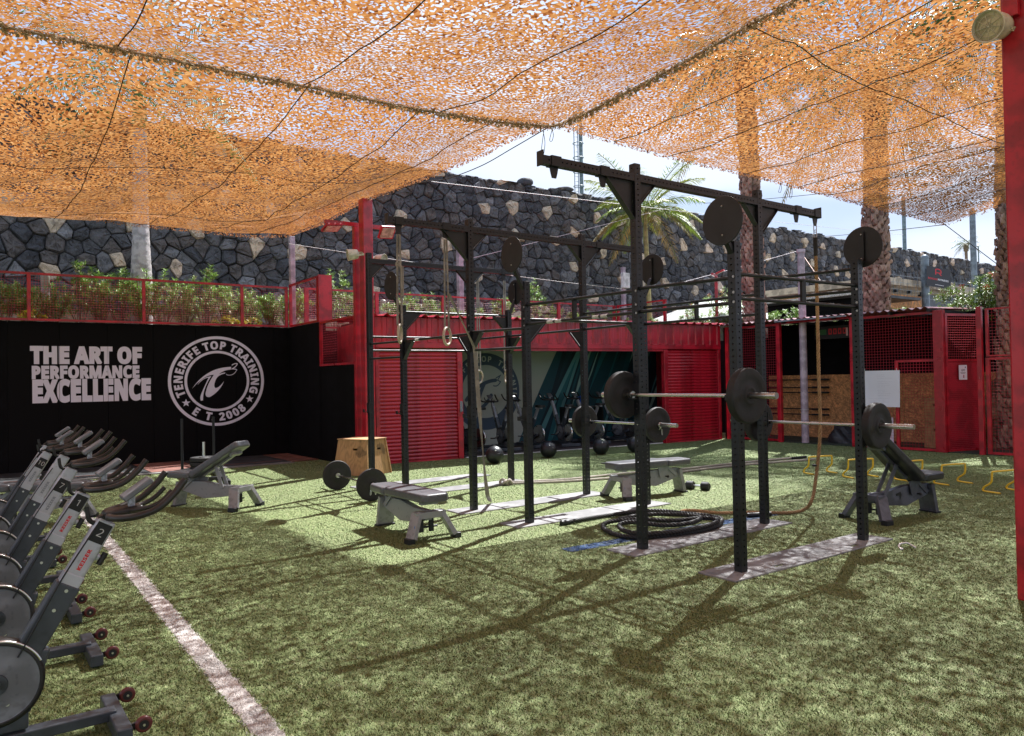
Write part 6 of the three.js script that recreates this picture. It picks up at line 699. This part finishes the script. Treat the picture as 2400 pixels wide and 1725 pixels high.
function scalyPalm(label, base, H, r0, seed, crownL, lean = 0) { // trunk clad in old leaf bases
  const t = thing('scaly_palm_tree', label, 'palm tree', base, 0, 'scaly palm trees'), r = rng(seed), geos = [[], [], []], step = 0.105, n = Math.floor(H / step), cx = y => lean * y * y / H;
  part(t, 'trunk', uvm((() => { const g = new THREE.CylinderGeometry(r0 * 0.8, r0 * 0.98, H, 20, 10); const p = g.attributes.position; for (let i = 0; i < p.count; i++) p.setX(i, p.getX(i) + cx(p.getY(i) + H / 2)); return at(g, 0, H / 2, 0); })()), scaleMat[1]);
  for (let j = 0; j < n; j++) { const y = j * step, k = 11, rr = r0 * lerp(1.06, 0.82, clamp(y / H)) * (y < 0.6 ? 1.15 - y * 0.25 : 1); for (let i = 0; i < k; i++) { const a = (i + (j & 1 ? 0.5 : 0) + (r() - 0.5) * 0.5) / k * 6.283, w = rr * 0.33, h = 0.10 + 0.14 * r(), o = 0.02 + 0.09 * r() * r(), c = Math.cos(a), s = Math.sin(a), P = (x, yy, d) => [c * (rr + d) - s * x + cx(y), y + yy, s * (rr + d) + c * x]; const A = P(-w, 0, -0.03), Bq = P(w, 0, -0.03), Cq = P(w * 0.55, h, o), Dq = P(-w * 0.55, h, o), E = P(0, h * 0.35, o + 0.02), Fq = P(0, h, -0.02), pos = [...A, ...Bq, ...E, ...Bq, ...Cq, ...E, ...Cq, ...Dq, ...E, ...Dq, ...A, ...E, ...Dq, ...Cq, ...Fq]; const g = new THREE.BufferGeometry(); g.setAttribute('position', new THREE.Float32BufferAttribute(pos, 3)); g.computeVertexNormals(); geos[Math.floor(r() * 3)].push(g); } }
  geos.forEach((g, i) => part(t, 'leaf_bases', uvm(join(g)), scaleMat[i], null, 'stuff')); crown(t, V3(cx(H), H, 0), 34, crownL, seed + 1, [[0.10, 0.17, 0.04], [0.14, 0.21, 0.05], [0.28, 0.22, 0.10]]); return t;
}
scalyPalm('thick scaly palm trunk standing behind the shed roof', W(13.2, 5.85, TERR - 0.3), 6.6, 0.26, 901, 3.0, 0.02);
scalyPalm('slim scaly palm trunk beyond the rack beam end', onV(1672, 715, 9.2).setY(TERR - 0.3), 8.0, 0.25, 902, 2.8, -0.02);
scalyPalm('scaly palm trunk partly hidden by the thick red post', W(12.45, 2.62, 0.02), 9.2, 0.23, 903, 3.0, 0.02);
{ // smooth royal palm
  const b = onV(314, 700, 14.9).setY(TERR), t = thing('royal_palm_tree', 'smooth pale grey palm trunk behind the slogan wall', 'palm tree', b); const prof = []; for (let i = 0; i <= 120; i++) { const y = i / 120 * 4.6, k = 0.20 + 0.045 * Math.exp(-Math.pow((y - 0.9) / 0.9, 2)) - 0.012 * y; prof.push([k + (i % 5 === 0 ? -0.006 : 0.001 * Math.sin(i)), y]); } part(t, 'trunk', uvm(lathe(prof, 28), 1.5), worn(lin(0.46, 0.42, 0.42), 0.75, { bumpMap: grain, bumpScale: 0.004 })); part(t, 'crownshaft', uvm(lathe([[0.14, 4.6], [0.17, 4.7], [0.14, 5.3], [0.06, 5.7]], 20)), worn(lin(0.14, 0.24, 0.06), 0.5)); crown(t, V3(0, 5.5, 0), 20, 2.9, 911, [[0.16, 0.26, 0.05], [0.24, 0.32, 0.07]], [1.0, 0.05]);
  const c = onV(1428, 470, 14.3), t2 = thing('young_palm_tree', 'young palm with yellow-green fronds against the stone wall', 'palm tree', c.clone().setY(TERR)), h = c.y - TERR; part(t2, 'trunk', uvm(join([cy(V3(0.1, 0, 0), V3(0.05, h * 0.55, 0), 0.1, 0.085, 14), cy(V3(0.05, h * 0.55, 0), V3(0, h, 0), 0.085, 0.07, 14)])), worn(lin(0.42, 0.36, 0.14), 0.6)); crown(t2, V3(0, h, 0), 34, 2.1, 921, [[0.24, 0.34, 0.05], [0.38, 0.42, 0.07], [0.34, 0.24, 0.09]], [1.25, -0.05]);
  const f = onV(2141, 600, 60), far = thing('far_palm_tree', 'small distant palm standing beyond the stone wall crest', 'palm tree', f), hf = onV(2141, 540, 60).y - f.y; part(far, 'trunk', uvm(join([cy(V3(0, -6, 0), V3(0, hf * 0.75, 0), 0.3, 0.26, 10), cy(V3(0, hf * 0.72, 0), V3(0, hf, 0), 0.42, 0.5, 10)])), scaleMat[1]); crown(far, V3(0, hf, 0), 24, 2.6, 931, [[0.07, 0.11, 0.04], [0.10, 0.15, 0.05], [0.2, 0.16, 0.09]]);
}

// ================================================================ poles, bollards and what lies beyond
{
  const lp = (label, x, yTop, v, r, extra) => { const b = onV(x, yTop, v), t = thing('lilac_pole', label, 'pole', b.clone().setY(TERR), TH, 'lilac poles on the terrace'); part(t, 'shaft', uvm(rb(r * 2, b.y - TERR, r * 2, 0.01, 0, (b.y - TERR) / 2, 0)), M.lilac); part(t, 'base_plate', uvm(bx(r * 4, 0.02, r * 4, 0, 0.011, 0)), M.lilac); if (extra) extra(t, b.y - TERR); return t; };
  lp('lilac pole holding the net corner at the red fence', 646, 524, 13.75, 0.06); lp('lilac pole behind the ring straps', 1018, 546, 14.2, 0.075); lp('lilac pole with a white junction box before the stone wall', 1380, 592, 14.0, 0.06, (t, h) => part(t, 'junction_box', uvm(rb(0.3, 0.5, 0.14, 0.02, 0, h - 0.45, 0.09)), M.white));
  for (const [x, y, v, w] of [[100, 605, 14.75, 'above the slogan wall'], [848, 663, 14.6, 'behind the hanging ring']]) { const b = onV(x, y, v), h = b.y - TERR, t = thing('bollard_lamp', `grey bollard lamp on the terrace ${w}`, 'lamp', b.clone().setY(TERR), 0, 'bollard lamps'); part(t, 'column', uvm(cy(V3(0, 0, 0), V3(0, h - 0.3, 0), 0.082, 0.082, 20)), M.lilac); part(t, 'louvre_head', uvm(lathe([[0.083, h - 0.3], [0.09, h - 0.29], [0.08, h - 0.25], [0.09, h - 0.24], [0.08, h - 0.2], [0.09, h - 0.19], [0.08, h - 0.15], [0.09, h - 0.14], [0.088, h - 0.06], [0.07, h - 0.02], [0.001, h]], 24)), worn(lin(0.32, 0.29, 0.24), 0.5)); part(t, 'foot', uvm(bx(0.26, 0.04, 0.26, 0, 0.02, 0)), M.concrete); }
  { // lattice mast
    const b = onV(1281, 420, 42), top = onV(1281, 230, 42), h = top.y - b.y, t = thing('ladder_mast', 'thin mast with caged ladder beyond the stone wall', 'mast', b.clone().setY(b.y - 8), TH); part(t, 'mast', uvm(cy(V3(0.35, 0, 0), V3(0.35, h + 8, 0), 0.17, 0.15, 14)), M.poleBlue); for (const x of [-0.45, -0.05]) part(t, 'ladder_rail', cy(V3(x, 0, 0.1), V3(x, h + 8, 0.1), 0.035, 0.035, 6), M.poleBlue); const rg = []; for (let y = 7; y < h + 8; y += 1.15) rg.push(new THREE.TorusGeometry(0.42, 0.03, 5, 18).rotateX(Math.PI / 2).translate(-0.25, y, 0.35)); for (let y = 7; y < h + 8; y += 0.4) rg.push(cy(V3(-0.45, y, 0.1), V3(-0.05, y, 0.1), 0.02, 0.02, 5)); part(t, 'ladder_cage', join(rg), M.poleBlue); }
  for (const [x, y0, y1, v, r, w] of [[2004, 560, 440, 26, 0.16, 'blue grey pole rising beyond the wall beside the palm trunk'], [2160, 700, 470, 8.5, 0.11, 'blue grey pole standing behind the big flowering oleander'], [2168, 590, 545, 60, 0.12, 'thin distant lamp post next to the far palm']]) { const a = onV(x, y0, v), b = onV(x, y1, v), t = thing('steel_pole', w, 'pole', a.clone().setY(Math.min(a.y, TERR - 0.3))); part(t, 'shaft', uvm(cy(V3(0, 0, 0), V3(0, b.y - t.position.y, 0), r, r * 0.9, 14)), M.poleBlue); part(t, 'cap', uvm(cy(V3(0, b.y - t.position.y, 0), V3(0, b.y - t.position.y + r, 0), r * (v > 50 ? 3 : 1), r * 0.5, 12)), M.poleBlue); }
  { // far gym building with banner
    const v = 8.6, a = onV(1955, 621, v), b = onV(2125, 640, v), u0 = uOf(a), u1 = uOf(b), yt = a.y, yb = TERR - 0.3, t = thing('far_gym_building', 'far wooden building with a glazed strip under its roof', 'building', W(u0, v, 0), TH), L = u1 - u0, ys = onV(1990, 652, v).y, mid = onV(2048, 690, v), xm = uOf(mid) - u0;
    part(t, 'timber_wall', uvm(bx(xm, ys - yb, 0.2, xm / 2, (ys + yb) / 2, -0.1), 0.4), M.osb); part(t, 'dark_wall', uvm(bx(L - xm, yt - yb - 0.3, 0.2, xm + (L - xm) / 2, (yt - 0.3 + yb) / 2, -0.12)), M.slate); for (let i = 0; i < 3; i++) { const w = part(t, 'window', bx(xm / 3 - 0.12, yt - ys - 0.4, 0.03, xm * (i + 0.5) / 3, (yt + ys) / 2 - 0.1, -0.08), worn(lin(0.36, 0.50, 0.50), 0.2)); part(w, 'mullion', uvm(bx(0.1, yt - ys - 0.3, 0.12, xm * (i + 1) / 3, (yt + ys) / 2 - 0.08, -0.06)), M.slate); } part(t, 'roof', uvm(bx(L + 1, 0.22, 5, L / 2, yt - 0.05, -2.2)), worn(lin(0.55, 0.46, 0.34), 0.7)); part(t, 'side_wall', uvm(bx(0.2, yt - yb - 0.2, 4, 0.1, (yt + yb) / 2 - 0.1, -2.2)), M.osb);
    const c = [[2052, 588], [2106, 598], [2106, 642], [2052, 632]].map(q => onV(...q, v - 0.7)), bt = canvas(512, 512, (x, w, h) => { x.fillStyle = 'rgb(34,36,44)'; x.fillRect(0, 0, w, h); x.strokeStyle = 'rgb(200,30,44)'; x.lineWidth = 20; x.beginPath(); x.moveTo(190, 190); x.lineTo(190, 70); x.quadraticCurveTo(190, 40, 230, 40); x.quadraticCurveTo(290, 40, 300, 90); x.lineTo(300, 130); x.lineTo(190, 140); x.moveTo(260, 140); x.lineTo(310, 200); x.stroke(); x.font = 'bold 62px sans-serif'; x.save(); x.translate(30, 330); x.scale(0.96, 1); x.fillStyle = 'rgb(206,34,46)'; x.fillText('ROGUE', 0, 0); const m = x.measureText('ROGUE').width; x.fillStyle = 'rgb(226,226,230)'; x.fillText('FITNESS', m, 0); x.restore(); x.fillStyle = 'rgb(200,200,206)'; x.fillRect(180, 440, 180, 12); });
    const bn = solo('hanging_banner', sheet(c[3], c[2], c[1], c[0], 4), new THREE.MeshStandardMaterial({ map: bt, roughness: 0.7, side: THREE.DoubleSide }), 'black sports banner with red emblem hung on the far fence', 'banner');
    const fp = (x, y, w) => { const q = onV(x, y, v - 0.5), s = thing('fence_pole', w, 'pole', q.clone().setY(yb)); part(s, 'shaft', uvm(cy(V3(0, 0, 0), V3(0, q.y - yb, 0), 0.12, 0.12, 12)), M.poleBlue); part(s, 'cap', new THREE.SphereGeometry(0.125, 12, 6).translate(0, q.y - yb, 0), M.poleBlue); }; fp(2048, 572, 'dark blue fence pole at the banner edge'); fp(2200, 610, 'dark blue fence pole beyond the big oleander');
    const q0 = onV(1945, 588, v - 0.5), q1 = onV(2200, 628, v - 0.5), LL = q1.distanceTo(q0), nt = solo('ball_net', wires(LL, q0.y - yb - 1.2, 0.22, 0.004), M.poleBlue, 'dark wire ball net stretched behind the palm trunk', 'net'); nt.position.set(q0.x, yb + 1.2, q0.z); nt.rotation.y = TH;
  }
  { const a = onU(1700, 674, 16), b = onU(1930, 664, 16), v0 = vOf(a), v1 = vOf(b), t = thing('black_shed', 'low black shed with pale roof edge behind the palms', 'shed', W(16, 0, 0), TH), y = a.y; part(t, 'wall', uvm(bx(0.2, y - 2.4, v0 - v1, 0.1, (y + 2.4) / 2, -(v0 + v1) / 2)), M.blackWall); const n = 40, rf = []; for (let i = 0; i < n; i++) rf.push(bx(1.4, 0.06, (v0 - v1) / n * 0.55, 0.45, y + 0.03, -lerp(v0, v1, (i + 0.5) / n))); part(t, 'roof_edge', uvm(join(rf)), M.white); part(t, 'roof', uvm(bx(3, 0.08, v0 - v1, 1.4, y - 0.03, -(v0 + v1) / 2)), M.rackDark); }
  { const v = 12.6, a = onV(1560, 690, v), t = thing('white_tent', 'white pitched tent roof on grey walls behind the oleander', 'tent', a.clone().setY(TERR), TH), s = x => uOf(onV(x, 690, v)) - uOf(a), yE = onV(1600, 700, v).y - TERR, yR = onV(1690, 664, v).y - TERR, L = s(1745); const g = new THREE.BufferGeometry(), P = [[-0.3, yE - 0.2, 1.2], [L, yE - 0.1, 1.2], [L, yR, -1], [1.2, yR, -1], [-0.3, yE - 0.2, -3]]; const pos = [P[0], P[1], P[2], P[0], P[2], P[3], P[0], P[3], P[4]].flat(); g.setAttribute('position', new THREE.Float32BufferAttribute(pos, 3)); g.computeVertexNormals(); const m = M.white.clone(); m.side = THREE.DoubleSide; part(t, 'roof_cloth', uvm(g), m); part(t, 'wall', uvm(bx(L - 1.5, yE, 2, L / 2 + 0.7, yE / 2 - 0.1, -0.3)), M.greyPole); part(t, 'door', uvm(bx(0.9, yE * 0.85, 0.05, L - 1.6, yE * 0.42, 0.73)), M.white); }
}

// ================================================================ draw
const renderer = new THREE.WebGLRenderer({ antialias: true });
renderer.setSize(1024, 736); renderer.toneMapping = THREE.LinearToneMapping; renderer.toneMappingExposure = EXPOSURE; renderer.outputColorSpace = THREE.SRGBColorSpace;
renderer.shadowMap.enabled = true; renderer.shadowMap.type = THREE.PCFSoftShadowMap;
renderer.render(scene, camera);
